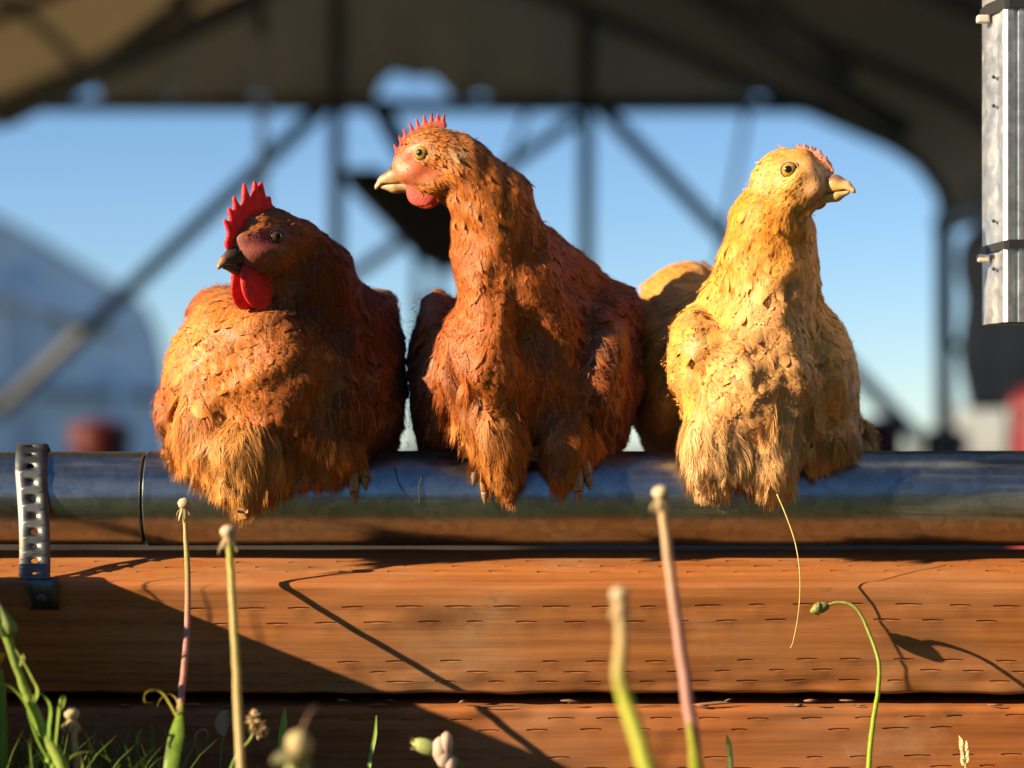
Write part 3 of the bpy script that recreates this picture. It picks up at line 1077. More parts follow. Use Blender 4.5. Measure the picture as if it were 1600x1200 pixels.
def finish_chicken(ch, name, label, skin, under, dens=1.0, fluff_tuft=None):
    rg = ch.rg
    root = empty(name, tuple(P(ch.base[0], 777, YP) * np.array([1, 1, 0]) + np.array([0, 0, ZP + PR])), label, 'chicken', 'chickens perched on the pipe')
    fld = ch.F
    fld.bake(0.0024, 0.020)
    V, Q = fld.surface()
    hl = ch.hl(V)
    # bare face: around the eye and lores to the beak; plumage covers the rest
    def face(hl):
        return ((hl[:, 0] - 14) / (39 * ch.bare)) ** 2 + ((hl[:, 2] + 11) / (27 * ch.bare)) ** 2
    fm = face(hl)
    cc = np.tile(np.array(under), (len(V), 1))
    wgt = np.clip((1.35 - fm) / 0.5, 0, 1)[:, None] * ((hl[:, 0] > -45) & (np.abs(hl[:, 1]) < 40))[:, None]
    nzf = 0.5 + 0.5 * np.sin(hl[:, 0] * 0.23 + 1.7) * np.sin(hl[:, 2] * 0.27 + hl[:, 0] * 0.1)
    red = np.clip(1.2 - np.hypot(hl[:, 0] - 14, hl[:, 2] - 2) / 34, 0, 1)[:, None] * 0.6 + 0.4 * nzf[:, None]
    sk = np.array(skin) * (1 - red) + np.array(ch.skin2) * red
    wgt = np.maximum(wgt, ((hl[:, 0] > 20) & (hl[:, 2] < 2) & (hl[:, 2] > -55) & (np.abs(hl[:, 1]) < 36))[:, None] * 1.0)
    cc = cc * (1 - wgt) + sk * wgt
    body = link('body', mesh_np('body', V, Q, colr=cc), M['skin'], root)

    # --- feather sites
    tri = np.concatenate([Q[:, [0, 1, 2]], Q[:, [0, 2, 3]]])
    A_, B_, C_ = V[tri[:, 0]], V[tri[:, 1]], V[tri[:, 2]]
    area = np.linalg.norm(np.cross(B_ - A_, C_ - A_), axis=1) / 2
    n = 150000
    ti = rg.choice(len(tri), n, p=area / area.sum())
    r1, r2 = np.sqrt(rg.random(n)), rg.random(n)
    X = A_[ti] * (1 - r1)[:, None] + B_[ti] * (r1 * (1 - r2))[:, None] + C_[ti] * (r1 * r2)[:, None]
    W_ = fld.weights(X, 0.0022)
    at_ = [p[4] for p in fld.p]
    get = lambda k: W_ @ np.array([a[k] for a in at_])
    Lm, Wm = get('L') * 1e-3, get('W') * 1e-3
    size = np.clip(Wm * 0.44 * dens, 0.0009, 1)
    hlx = ch.hl(X)
    hid = X[:, 1] > YP + 0.075                       # rear half: fewer, larger
    size = np.where(hid, size * 1.5, size)
    cls = np.round(np.log(size) / math.log(1.18)).astype(int)
    sz = 1.18 ** cls
    key = np.floor((X + rg.random(3)) / sz[:, None]).astype(np.int64)
    kk = np.stack([cls + 200, key[:, 0] + 5000, key[:, 1] + 5000, key[:, 2] + 5000], 1)
    _, first = np.unique(kk, axis=0, return_index=True)
    fmx = face(hlx)
    onhead = (hlx[:, 0] > -45) & (np.abs(hlx[:, 1]) < 40) & (hlx[:, 2] > -62)
    wav = 0.16 * np.sin(hlx[:, 0] * 0.35 + 1) * np.sin(hlx[:, 2] * 0.42)
    p_face = np.where((fmx + wav < 1.05) & onhead, np.clip((fmx - 0.4) * ch.bristle, 0, ch.bristle * 0.7), 1.0)
    p_face = np.where((hlx[:, 0] > 26) & (hlx[:, 2] < -6) & onhead, 0.2, p_face)
    p_face = np.where((hlx[:, 0] > 44) & onhead & (hlx[:, 2] < 6), 0.03, p_face)
    p_face = np.where(((hlx[:, 0] - 7) ** 2 + (hlx[:, 2] - 1) ** 2 < 21 ** 2) & onhead, 0, p_face)
    keep = first[rg.random(len(first)) < p_face[first]]
    X, W_ = X[keep], W_[keep]
    d, g = fld.look(X); X = X - g * d[:, None]; _, nrm = fld.look(X)
    get = lambda k: W_ @ np.array([a[k] for a in at_])
    fl = get('flow'); Lm, Wm, lift, fluff = get('L') * 1e-3, get('W') * 1e-3, get('lift') * 1e-3, get('fluff')
    # colours: take the dominant region's colour half, blend half
    colr = get('col'); cj = get('cj')
    hx_ = ch.hl(X); onf = ((face(hx_) < 1.0) | ((hx_[:, 0] > 26) & (hx_[:, 2] < -6))) & (hx_[:, 0] > -45) & (np.abs(hx_[:, 1]) < 40) & (hx_[:, 2] > -62)
    Lm = np.where(onf, 0.0028, Lm); Wm = np.where(onf, 0.0006, Wm); lift = np.where(onf, 0.0006, lift)
    nn = len(X)
    T = fl - nrm * (fl * nrm).sum(1)[:, None]
    ln = np.linalg.norm(T, axis=1)
    T = T / (ln + 1e-6)[:, None]
    Bv = np.cross(nrm, T)
    # waves of direction so that feathers group in tufts
    ph = X @ (unit([1, .4, .7]) * 210) + 2 * np.sin(X @ (unit([.2, .9, -.6]) * 150))
    ang = 0.16 * np.sin(ph) + rg.normal(size=nn) * (0.09 + 0.22 * fluff)
    T = T * np.cos(ang)[:, None] + Bv * np.sin(ang)[:, None]
    Bv = np.cross(nrm, T)
    is_fl = rg.random(nn) < fluff
    hang = np.clip((-nrm[:, 2] - 0.05) / 0.5, 0, 1) * is_fl * (Lm > 0.008)
    Lm = Lm * (1 - 0.35 * hang); Wm = Wm * (1 - 0.35 * hang)
    T = T * (1 - hang)[:, None] + (fl + 0.25 * rg.normal(size=(nn, 3))) * hang[:, None]
    T /= np.linalg.norm(T, axis=1)[:, None] + 1e-9
    ref_ = np.array([0, -1.0, 0]) + 0.5 * rg.normal(size=(nn, 3))
    Bh = np.cross(ref_, T); Bh /= np.linalg.norm(Bh, axis=1)[:, None] + 1e-9
    Bv = np.where((hang > 0.3)[:, None], Bh, Bv)
    Lm = Lm * (0.75 + 0.5 * rg.random(nn)); Wm = Wm * (0.8 + 0.4 * rg.random(nn))
    tone = 1 + cj[:, None] * rg.normal(size=(nn, 1)) + 0.05 * np.sin(ph * 0.37)[:, None]
    hue = np.ones((nn, 3)); hue[:, 1] += 0.035 * rg.normal(size=nn); hue[:, 2] += 0.07 * rg.normal(size=nn)
    tone = np.where(rg.random((nn, 1)) < 0.10, tone * 0.84, tone)
    colr = np.clip(colr * np.clip(tone, 0.45, 1.6) * hue, 0.004, 0.9)
    if ch.tuft is not None:
        hx_ = ch.hl(X); et = np.exp(-((hx_[:, 0] + 42) / 13) ** 2 - ((hx_[:, 2] - 2) / 12) ** 2)[:, None] * 0.8 * (np.abs(hx_[:, 1]) > 15)[:, None]
        colr = colr * (1 - et) + np.array(ch.tuft) * et
    seed = rg.random(nn)
    VV, QQ, TT, CC, UU = [], [], [], [], []
    off = 0

    def emit(Vn, q, tt, c_, u_):
        nonlocal off
        k, m_ = Vn.shape[0], Vn.shape[1]
        base = off + np.arange(k)[:, None, None] * m_
        VV.append(Vn.reshape(-1, 3)); CC.append(c_.reshape(-1, 3)); UU.append(u_.reshape(-1, 3))
        if q is not None and len(q): QQ.append((base + np.asarray(q)[None]).reshape(-1, 4))
        if tt is not None and len(tt): TT.append((base + np.asarray(tt)[None]).reshape(-1, 3))
        off += k * m_

    def hug(Pn, H, it=2, free=None, lim=0.022):
        sh = Pn.shape
        p = Pn.reshape(-1, 3).copy(); Hh = H.reshape(-1)
        p0 = p.copy()
        for _ in range(it):
            d_, g_ = fld.look(p)
            p += g_ * (Hh - d_)[:, None]
        mv = p - p0; ml = np.linalg.norm(mv, axis=1)[:, None]
        p = (p0 + mv * np.minimum(1, lim / (ml + 1e-9))).reshape(sh)
        if free is not None:
            p = p * (1 - free) + (p0.reshape(sh)) * free
        return p

    def vane(sel, vs_, ws, us, jag, barbs, blen=0.26, lfk=0.66):
        k = sel.sum()
        if not k: return
        x, t_, b_, n_, L, W, lf, c_, sd = X[sel], T[sel], Bv[sel], nrm[sel], Lm[sel], Wm[sel], lift[sel], colr[sel], seed[sel]
        nv, nu = len(vs_), len(us)
        vs_ = np.array(vs_); ws = np.array(ws); us = np.array(us)
        vv = np.repeat(vs_, nu)[None] + 0 * sd[:, None]; uu = np.tile(us, nv)[None] + 0 * sd[:, None]
        wv_ = np.repeat(ws, nu)[None]
        late = np.repeat(np.clip((vs_ - 0.6) / 0.4, 0, 1), nu)[None]
        jv = jag * late * rg.normal(size=vv.shape)
        lv = vv + jv - 0.10 * late * uu ** 2
        curve = rg.normal(size=k)[:, None] * 0.10
        p = x[:, None] + t_[:, None] * (L[:, None] * lv)[..., None] + b_[:, None] * (W[:, None] * 0.5 * (uu * wv_ + curve * vv ** 2 * L[:, None] / W[:, None]))[..., None]
        h0 = rg.random(k)[:, None] * 0.0009
        loose = (rg.random(k) < 0.02)[:, None] * rg.random(k)[:, None] * 0.003
        H = -0.0008 + h0 + (lfk * lf[:, None] * (0.7 + 0.6 * rg.random(k)[:, None]) + loose) * vv ** 1.2 - 0.10 * W[:, None] * uu ** 2 + 0.02 * W[:, None] * late * rg.normal(size=vv.shape)
        p = hug(p, H, 2, 0.92 * hang[sel][:, None, None])
        q = [(i * nu + j, (i + 1) * nu + j, (i + 1) * nu + j + 1, i * nu + j + 1) for i in range(nv - 1) for j in range(nu - 1)]
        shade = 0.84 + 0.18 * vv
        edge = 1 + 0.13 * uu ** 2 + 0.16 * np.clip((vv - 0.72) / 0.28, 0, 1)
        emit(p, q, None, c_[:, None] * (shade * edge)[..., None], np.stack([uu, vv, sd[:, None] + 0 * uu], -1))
        if barbs:
            # loose barbs fringing the tip
            nb = barbs
            ub = np.linspace(-0.85, 0.85, nb)[None] + 0.10 * rg.normal(size=(k, nb))
            v0 = 0.86 - 0.30 * ub ** 2; v1 = v0 + blen * (0.7 + 0.7 * rg.random((k, nb)))
            wb = 0.03 * np.ones((k, nb))
            H0 = (lfk * lf[:, None] * v0 + 0.0002)
            tri_p = []
            for (vb_, ub_, hh) in ((v0, ub - wb, H0), (v0, ub + wb, H0), (v1, ub * 1.25 + 0.12 * rg.normal(size=(k, nb)), H0 * 1.3 + 0.0007 * rg.random((k, nb)))):
                pp = x[:, None] + t_[:, None] * (L[:, None] * vb_)[..., None] + b_[:, None] * (W[:, None] * 0.5 * ub_)[..., None]
                tri_p.append(hug(pp, hh, 1, 0.92 * hang[sel][:, None, None], 0.012))
            p = np.stack(tri_p, 2).reshape(k, nb * 3, 3)
            tt = [(3 * i, 3 * i + 2, 3 * i + 1) for i in range(nb)]
            c2_ = np.repeat((c_[:, None] * 1.12)[:, :, None], nb * 3, 1).reshape(k, nb * 3, 3)
            emit(p, None, tt, np.clip(c2_, 0, 0.9), np.stack([np.full((k, nb * 3), 0.5), np.full((k, nb * 3), 0.9), sd[:, None] + np.zeros((k, nb * 3))], -1))

    asp = Wm / Lm
    tiny = Lm < 0.008
    hack = (~is_fl) & (~tiny) & (asp < 0.36)
    cont = (~is_fl) & (~tiny) & (asp >= 0.36)
    vane(tiny & ~is_fl, [0, .4, .8, 1], [.5, 1, .7, .1], [-1, 0, 1], 0.05, 0)
    vane(hack, [0, .25, .5, .75, .92, 1.0], [.35, .85, 1, .8, .45, .08], [-1, 0, 1], 0.06, 5, 0.26, 0.55)
    vane(cont, [0, .2, .45, .7, .88, 1], [.35, .78, .98, 1, .86, .48], [-1, -.5, 0, .5, 1], 0.012, 14, 0.06, 0.56)

    # --- downy feathers: a fan of separate barbs along a shaft
    sel = is_fl & ~tiny
    k = sel.sum()
    if k:
        x, t_, b_, n_, L, W, lf, c_, sd = X[sel], T[sel], Bv[sel], nrm[sel], Lm[sel], Wm[sel], lift[sel], colr[sel], seed[sel]
        nb = 18
        s0 = np.tile(np.repeat(np.linspace(0.12, 0.98, nb), 2), (k, 1)) + 0.03 * rg.normal(size=(k, 2 * nb))
        sg = np.tile(np.tile([1.0, -1.0], nb), (k, 1))
        reach = np.sin(np.clip(s0, 0, 1) * math.pi * 0.8 + 0.35) * (0.8 + 0.4 * rg.random((k, 2 * nb)))
        fw = 0.36 + 0.20 * rg.random((k, 2 * nb))
        bw = 0.00022
        rows_ = []
        rise = rg.random((k, 2 * nb)) * 0.0035
        droop = np.zeros((k, 1, 3)); droop[..., 2] = -1
        for j, q in enumerate((0.0, 0.5, 1.0)):
            lon = s0 + fw * q * 0.9 + 0.10 * q * q
            lat = sg * reach * (q - 0.28 * q * q)
            wd = bw * (1.0, 0.85, 0.12)[j]
            for e_ in (-1, 1):
                pp = x[:, None] + t_[:, None] * (L[:, None] * lon * 0.82)[..., None] + b_[:, None] * (W[:, None] * 0.62 * lat)[..., None]
                pp = pp + t_[:, None] * (e_ * wd * 0.75) - b_[:, None] * (sg * e_ * wd * 0.66)[..., None]
                H = 0.0004 + lf[:, None] * lon * 0.9 + rise * q
                rows_.append(hug(pp, H, 2, np.maximum(0.35, 0.92 * hang[sel])[:, None, None]) + droop * (0.0024 * q * (lon[..., None])))
        p = np.stack(rows_, 2).reshape(k, 2 * nb * 6, 3)
        qd = []
        for i in range(2 * nb):
            o_ = i * 6
            qq_ = [(o_, o_ + 1, o_ + 3, o_ + 2), (o_ + 2, o_ + 3, o_ + 5, o_ + 4)]
            qd += qq_ if i % 2 == 0 else [z_[::-1] for z_ in qq_]
        m_ = 2 * nb * 6
        jit = 1 + 0.16 * np.repeat(rg.normal(size=(k, 2 * nb)), 6, axis=1)
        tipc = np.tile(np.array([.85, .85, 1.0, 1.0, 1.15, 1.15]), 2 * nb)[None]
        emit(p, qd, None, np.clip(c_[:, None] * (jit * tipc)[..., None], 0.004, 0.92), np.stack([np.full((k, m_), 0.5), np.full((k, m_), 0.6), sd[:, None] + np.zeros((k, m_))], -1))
        # soft vane under the barbs so the down has body
        nb0 = [0, .35, .7, 1.0]
        vane(sel, nb0, [.5, 1, .95, .45], [-1, 0, 1], 0.05, 12)
    Va = np.concatenate(VV); _, ga = fld.look(Va)
    def orient(I):
        I = np.concatenate(I)
        a_, b_, c_ = Va[I[:, 0]], Va[I[:, 1]], Va[I[:, 2]]
        nn_ = np.cross(b_ - a_, c_ - a_) if I.shape[1] == 3 else np.cross(c_ - a_, Va[I[:, 3]] - b_)
        bad = (nn_ * ga[I].mean(1)).sum(1) < 0
        I[bad] = I[bad][:, ::-1]
        return I
    pl_ = link('plumage', mesh_np('plumage', Va, orient(QQ), orient(TT), np.concatenate(CC), np.concatenate(UU)), M['feather'], root)
    pl_['kind'] = 'stuff'
    me = pl_.data
    vn = np.empty(len(me.vertices) * 3, np.float32); me.vertex_normals.foreach_get('vector', vn); vn = vn.reshape(-1, 3)
    gb = ga
    sgn = np.sign((vn * gb).sum(1))[:, None]; sgn[sgn == 0] = 1
    vn = 0.55 * vn * sgn + 0.45 * gb
    vn /= np.linalg.norm(vn, axis=1)[:, None] + 1e-9
    me.normals_split_custom_set_from_vertices(vn.tolist())
    print(name, 'feathers', nn, 'polys', len(pl_.data.polygons))
    ch.root = root
    return root


def hmesh(ch, fld, name, mat, parent, h=0.0011, fuv=None):
    fld.bake(h, 0.004)
    V, Q = fld.surface()
    u = None
    if fuv is not None: u = fuv(ch.hl(V))
    return link(name, mesh_np(name, V, Q, fuv=u), mat, parent)


def local_cone_field(ch, cones, lat, k=0.0009):
    """cones in head pixels (f, u, r); thin along the head's left axis: radii act in the profile plane, lat is half thickness"""
    class FF(Field):
        pass
    fld = Field(k)
    for (a, ra, b_, rb, *rest) in cones:
        l0 = rest[0] if rest else 0
        fld.cone(ch.h(a[0], l0, a[1]), ch.h(b_[0], l0, b_[1]), ra * ch.hs, rb * ch.hs, L=0)
    A, O = ch.A, ch.O
    orig = fld.f
    def f(X):
        q = (X - O) @ A
        lc = q[:, 1] - (cones[0][4] if len(cones[0]) > 4 else 0) * ch.hs
        q2 = q.copy(); q2[:, 1] = (cones[0][4] if len(cones[0]) > 4 else 0) * ch.hs
        dprof = orig(q2 @ A.T + O)
        e = lat * ch.hs * 0.9
        wv = np.maximum(dprof + e, 0); lv = np.abs(lc)
        return np.minimum(np.maximum(dprof + e, lv), 0.0) * 0 + np.sqrt(wv ** 2 + lv ** 2) - e
    fld.f = f
    return fld


def head_parts(ch, comb, comb_lat, comb_mat, wattle, wattle_mat, bk, eye_r=10.5, ear=None):
    root, s = ch.root, ch.hs
    # comb
    hmesh(ch, local_cone_field(ch, comb, comb_lat), 'comb', comb_mat, root, 0.0010)
    # wattles, one each side, thin and rounded
    for sd in (1, -1):
        f0, u0, rf, ru, th, tl = wattle
        fld = Field(0.0012)
        Rw = ch.A @ np.array([[1, 0, 0], [0, math.cos(0.16 * sd), -math.sin(0.16 * sd)], [0, math.sin(0.16 * sd), math.cos(0.16 * sd)]])
        fld.ell(ch.h(f0, sd * tl, u0), np.array([rf, th, ru]) * s, Rw)
        fld.ell(ch.h(f0 + rf * 0.35, sd * (tl - 1), u0 + ru * 0.62), np.array([rf * 0.62, th * 0.9, ru * 0.55]) * s, Rw)
        fld.ell(ch.h(f0 - rf * 0.25, sd * (tl + 1), u0 - ru * 0.25), np.array([rf * 0.75, th * 1.15, ru * 0.65]) * s, Rw)
        hmesh(ch, fld, 'wattle', wattle_mat, root, 0.0010)
        if ear:
            fe = Field(0.0008)
            pts = [(ear[0] - 2, 8), (ear[0] - 9, -2), (ear[0] - 6, -14), (ear[0] + 6, -21), (ear[0] + 16, -22)]
            for a, b_ in zip(pts[:-1], pts[1:]):
                fe.cone(ch.h(a[0], sd * ear[2], ear[1] + a[1] + 6), ch.h(b_[0], sd * ear[2], ear[1] + b_[1] + 6), 3.4 * s, 3.4 * s)
            hmesh(ch, fe, 'ear_lobe', wattle_mat, root, 0.0009)
    # beak: two halves with a gape between
    def bfuv(hl):
        tip = np.clip((hl[:, 0] - 72) / 15, 0, 1)
        side = np.clip((-13 - hl[:, 2] - (hl[:, 0] - 45) * 0.36) / 11, 0, 1)
        return np.stack([tip, side, hl[:, 1] * 0], 1)
    up = Field(0.0011)
    up.cone(ch.h(34, 0, -24), ch.h(58, 0, -28), 19.0 * s, 14.5 * s)
    up.cone(ch.h(58, 0, -28), ch.h(76, 0, -35), 14.0 * s, 8.5 * s)
    up.cone(ch.h(76, 0, -35), ch.h(86, 0, -43), 8.0 * s, 3.4 * s)
    up.cone(ch.h(86, 0, -43), ch.h(88, 0, -47.5), 2.8 * s, 1.0 * s)
    cut = up.f
    A, O, hs = ch.A, ch.O, s
    def fup(X):
        q = ((X - O) @ A) / hs
        X2 = O + (np.stack([q[:, 0], q[:, 1] * 1.12, q[:, 2]], 1) * hs) @ A.T
        mouth = -39.5 + 0.0016 * (q[:, 0] - 60) ** 2 - np.clip(q[:, 0] - 76, 0, 20) * 0.75
        return np.maximum(cut(X2), (mouth - q[:, 2]) * hs * 0.9)
    up.f = fup
    bo = hmesh(ch, up, 'upper_beak', bk, root, 0.0009, bfuv)
    for sd in (1, -1):
        nf = Field(0.0006)
        nf.cone(ch.h(50, sd * 11.5, -19.5), ch.h(57, sd * 10.5, -21.5), 4.6 * s, 3.4 * s)
        hmesh(ch, nf, 'nostril', bk, bo, 0.0008, lambda hl: np.stack([hl[:, 0] * 0, hl[:, 0] * 0 + 0.2, hl[:, 0] * 0], 1))
    lw = Field(0.0010)
    lw.cone(ch.h(32, 0, -42), ch.h(58, 0, -44.5), 11 * s, 8.4 * s)
    lw.cone(ch.h(58, 0, -44.5), ch.h(78, 0, -43), 8.2 * s, 3.8 * s)
    cut2 = lw.f
    def flw(X):
        q = ((X - O) @ A) / hs
        mouth = -40.3 + 0.0016 * (q[:, 0] - 60) ** 2
        return np.maximum(cut2(X), (q[:, 2] - mouth) * hs * 0.9)
    lw.f = flw
    hmesh(ch, lw, 'lower_beak', bk, root, 0.0009, lambda hl: np.stack([np.clip((hl[:, 0] - 55) / 25, 0, 1) * 0.6, hl[:, 0] * 0 + 1, hl[:, 0] * 0], 1))
    # eyes: dark ball, amber iris, black pupil, lid ring
    for sd in (1, -1):
        ce = ch.h(1, sd * 20.5, 0)
        out_ = unit(ch.A[:, 1] * sd * 1.0 + ch.A[:, 0] * 0.22 + ch.A[:, 2] * 0.05)
        # push the ball so that its front stands a little proud of the face
        r = eye_r * s * 1.12
        tt_ = np.linspace(-6 * s, 40 * s, 140)
        dd_ = ch.F.f(ce[None] + out_[None] * tt_[:, None])
        k_ = int(np.argmax(dd_ > 0))
        ce = ce + out_ * (tt_[k_] - r * 0.52)
        e1 = unit(np.cross(out_, [0.1, 0.2, 1.0])); e2 = np.cross(out_, e1)
        mb = MB(); mb.ball(ce, r, nu=24, nv=16)
        eo = mb.build('eye', M['eyeball'], root)
        for (nm, a0, a1, rr, mt) in (('iris', 0.0, 0.86, 1.012, ch.iris), ('pupil', 0.0, 0.38, 1.026, 'pupil')):
            V, F_, U_ = [], [], []
            for i, a in enumerate(np.linspace(a0 + 0.001, a1, 8)):
                for k in range(32):
                    ph = 2 * math.pi * k / 32
                    V.append(ce + r * rr * (math.cos(a) * out_ + math.sin(a) * (math.cos(ph) * e1 + math.sin(ph) * e2))); U_.append((a, ph / 6.2832, 0))
            for i in range(7):
                for k in range(32):
                    F_.append((i * 32 + k, (i + 1) * 32 + k, (i + 1) * 32 + (k + 1) % 32, i * 32 + (k + 1) % 32))
            F_.append(tuple(range(32)))
            q4 = [f for f in F_ if len(f) == 4]
            link(nm, mesh_np(nm, V, q4, fuv=U_), M[mt], eo)
        ring = [ce + r * (0.40 * out_ + 0.98 * (math.cos(a) * e1 + 0.94 * math.sin(a) * e2)) for a in np.linspace(0, 2 * math.pi, 29)]
        mb = MB(); mb.tube(ring, 1.4 * s, 8, ch.lid, cap=False)
        mb.build('eyelid', M['skin'], eo)


def feet(ch, xs, spread=11):
    root = ch.root
    for x in xs:
        fo = None
        mb = MB()
        X0 = P(x, 777, 0.0)[0]
        rr = PR + 0.0042
        # shank down onto the pipe, three toes forward round the pipe, one back
        mb.tube([(X0, YP + 0.012, ZP + PR + 0.035), (X0, YP - 0.001, ZP + PR + 0.005)], [0.0048, 0.0052], 10)
        ends = []
        for (dx, a_end) in ((-spread, 150), (0, 172), (spread, 156), (3, 20)):
            pts = []
            for i, a in enumerate(np.linspace(90, a_end, 9)):
                tt = i / 8
                pts.append((X0 + dx * PX * 1.4 * tt, YP + rr * math.cos(R(a)), ZP + rr * math.sin(R(a))))
            rad = np.linspace(0.0046, 0.0031, 9) * (1 + 0.10 * np.sin(np.arange(9) * 2.2))
            mb.tube(pts, rad, 8)
            ends.append((pts[-1], a_end, dx))
        fo = mb.build('foot', M['leg_scale'], root)
        for (pt, a, dx) in ends:
            sg = 1 if a > 90 else -1
            da = 14 * sg
            q = []
            for i in range(5):
                aa = R(a + da * i / 4); r2 = rr - 0.0004 * i
                q.append((pt[0] + dx * PX * 0.25 * i / 4, YP + r2 * math.cos(aa), ZP + r2 * math.sin(aa)))
            mb = MB(); mb.tube(q, [0.0026, 0.0024, 0.0019, 0.0012, 0.0003], 8)
            mb.build('claw', M['claw'], fo)


DN = (0, -0.10, -1)
# ---- chicken with the big red comb (left)
c1 = Chicken('c1', 21)
c1.base = (430, 700)
c1.head((430, 372), 0.020, (-0.73, -0.68, -0.04), 1, 1.0)
BR, GD, MH_SHADE, FL1 = (0.29, 0.092, 0.017), (0.52, 0.225, 0.050), (0.155, 0.045, 0.011), (0.62, 0.38, 0.15)  # mahogany tone set darker still, to deepen the shade on the right side
head_prims(c1, (0.30, 0.10, 0.02), MH_SHADE)
nk = att((0.10, -0.1, -1), 15, 4.2, 1.6, 0, MH_SHADE)
c1.F.cone(c1.h(-38, 0, -20), P(480, 435, 0.058 + DY), 31 * PX, 64 * PX, **nk)
c1.c((478, 432, 0.055), (492, 505, 0.075), 64, 104, **att((0.1, -0.1, -1), 20, 5.5, 2.2, 0, MH_SHADE))
c1.e(425, 575, 0.085, 142, 160, 128, **att((-0.05, -0.1, -1), 26, 16, 2.4, 0, GD))
c1.e(352, 575, 0.065, 74, 90, 100, **att((-0.25, 0.05, -1), 28, 18, 2.6, 0, GD))
c1.e(440, 590, 0.045, 70, 70, 110, **att((0, -0.1, -1), 20, 9, 2.6, 0, BR))
c1.e(540, 610, 0.095, 82, 150, 138, **att((0.2, 0, -1), 25, 14, 2.4, 0, MH_SHADE))
c1.e(304, 605, 0.110, 42, 150, 92, **att((-0.05, 0.8, -0.75), 32, 18, 1.5, 0, (0.34, 0.11, 0.022)))
c1.e(352, 482, 0.115, 42, 105, 34, **att((-0.4, 0.6, -0.35), 26, 12, 2.5, 0, BR))
c1.e(592, 605, 0.115, 38, 160, 128, **att((0.1, 0.7, -0.7), 32, 18, 1.5, 0, MH_SHADE))
c1.e(585, 490, 0.125, 34, 120, 34, **att((0.5, 0.6, -0.3), 24, 10, 3.0, 0, MH_SHADE))
c1.e(330, 660, 0.055, 58, 75, 62, **att((-0.2, -0.1, -1), 24, 12, 3.5, 0.50, (0.58, 0.30, 0.09)))
c1.e(388, 700, 0.042, 70, 60, 58, **att((0.0, -0.15, -1), 22, 11, 4.0, 0.81, FL1))
c1.c((375, 715, 0.034), (384, 770, 0.024), 40, 10, **att((0.0, -0.1, -1), 20, 9, 4.0, 0.85, FL1))
c1.e(495, 690, 0.055, 72, 60, 46, **att((0.05, -0.1, -1), 20, 10, 3.5, 0.63, (0.40, 0.19, 0.06)))
c1.e(440, 660, 0.20, 110, 140, 70, **att((0, 0.6, -0.7), 26, 13, 2.0, 0, BR))
c1.e(272, 645, 0.140, 27, 80, 60, **att((-0.1, 0.5, -0.9), 24, 13, 1.5, 0, (0.16, 0.05, 0.014)))
c1.c((430, 580, 0.22), (420, 500, 0.30), 60, 24, **att((0, 0.8, 0.5), 45, 15, 2, 0, MH_SHADE))
c1.iris = 'iris_dark'
c1.tuft = None
c1.bristle = 1.0
c1.bare = 0.98
c1.skin2 = (0.30, 0.04, 0.035)
c1.lid = (0.10, 0.04, 0.03)
finish_chicken(c1, 'chicken', 'brown chicken with a tall bright red comb and red wattles, leftmost', (0.20, 0.06, 0.045), (0.20, 0.08, 0.02))
B1 = beak_mat('beak_dark', (0.05, 0.028, 0.016), (0.26, 0.15, 0.07), (0.018, 0.012, 0.01))
comb1 = [((64, -8), 12, (40, 22), 20), ((40, 22), 20, (4, 38), 18), ((4, 38), 18, (-14, 42), 10),
         ((58, 4), 10, (74, 27), 2.4), ((52, 16), 11, (66, 45), 2.4), ((44, 24), 12, (56, 62), 2.6), ((30, 34), 14, (36, 82), 2.8), ((15, 40), 13, (16, 85), 3.0), ((3, 42), 12, (4, 84), 3.4), ((-6, 42), 9, (-10, 62), 4)]
head_parts(c1, comb1, 5.0, M['comb_red'], (30, -74, 27, 33, 5.5, 13), M['comb_red'], B1, 10.5, (-46, -20, 27))
feet(c1, (420, 548))

# ---- chicken in profile (middle)
c2 = Chicken('c2', 33)
c2.base = (820, 700)
c2.head((668, 242), 0.040, (-1, 0.24, 0.0), 1, 1.02)
NK2, BR2_SHADE, DK2, FL2 = (0.42, 0.165, 0.030), (0.28, 0.080, 0.015), (0.12, 0.033, 0.009), (0.46, 0.22, 0.065)  # russet body tone lowered, so deeper shade is painted into the plumage
head_prims(c2, (0.50, 0.20, 0.045), NK2)
c2.F.cone(c2.h(-50, 0, -10), P(766, 320, 0.052 + DY), 33 * PX, 54 * PX, **att((0.35, 0, -0.9), 11, 3.0, 1.4, 0, NK2, 0.22))
c2.c((766, 320, 0.052), (782, 385, 0.060), 54, 66, **att((0.1, -0.05, -1), 16, 4.0, 1.7, 0, NK2, 0.2))
c2.c((782, 385, 0.060), (815, 480, 0.085), 66, 104, **att((0.15, -0.1, -1), 20, 5.5, 2.0, 0, BR2_SHADE, 0.2))
c2.c((842, 400, 0.075), (900, 470, 0.105), 40, 62, **att((0.5, 0.1, -0.8), 20, 6, 2.0, 0, (0.30, 0.09, 0.018)))
c2.e(815, 590, 0.100, 130, 150, 130, **att((0.05, 0, -1), 25, 14, 2.4, 0, BR2_SHADE))
c2.e(738, 560, 0.055, 48, 60, 88, **att((-0.12, -0.1, -1), 24, 13, 2.6, 0, BR2_SHADE))
c2.c((765, 440, 0.046), (768, 590, 0.036), 40, 40, **att((-0.05, -0.1, -1), 19, 8, 2.6, 0, (0.40, 0.135, 0.024)))
c2.c((832, 445, 0.050), (886, 580, 0.056), 42, 30, **att((0.35, -0.1, -0.95), 20, 8, 2.6, 0, (0.33, 0.105, 0.02)))
c2.e(940, 585, 0.105, 60, 150, 128, **att((0.15, 0.6, -0.8), 34, 19, 1.6, 0, DK2))
c2.e(955, 490, 0.120, 42, 130, 44, **att((0.5, 0.6, -0.4), 24, 10, 3.0, 0, DK2))
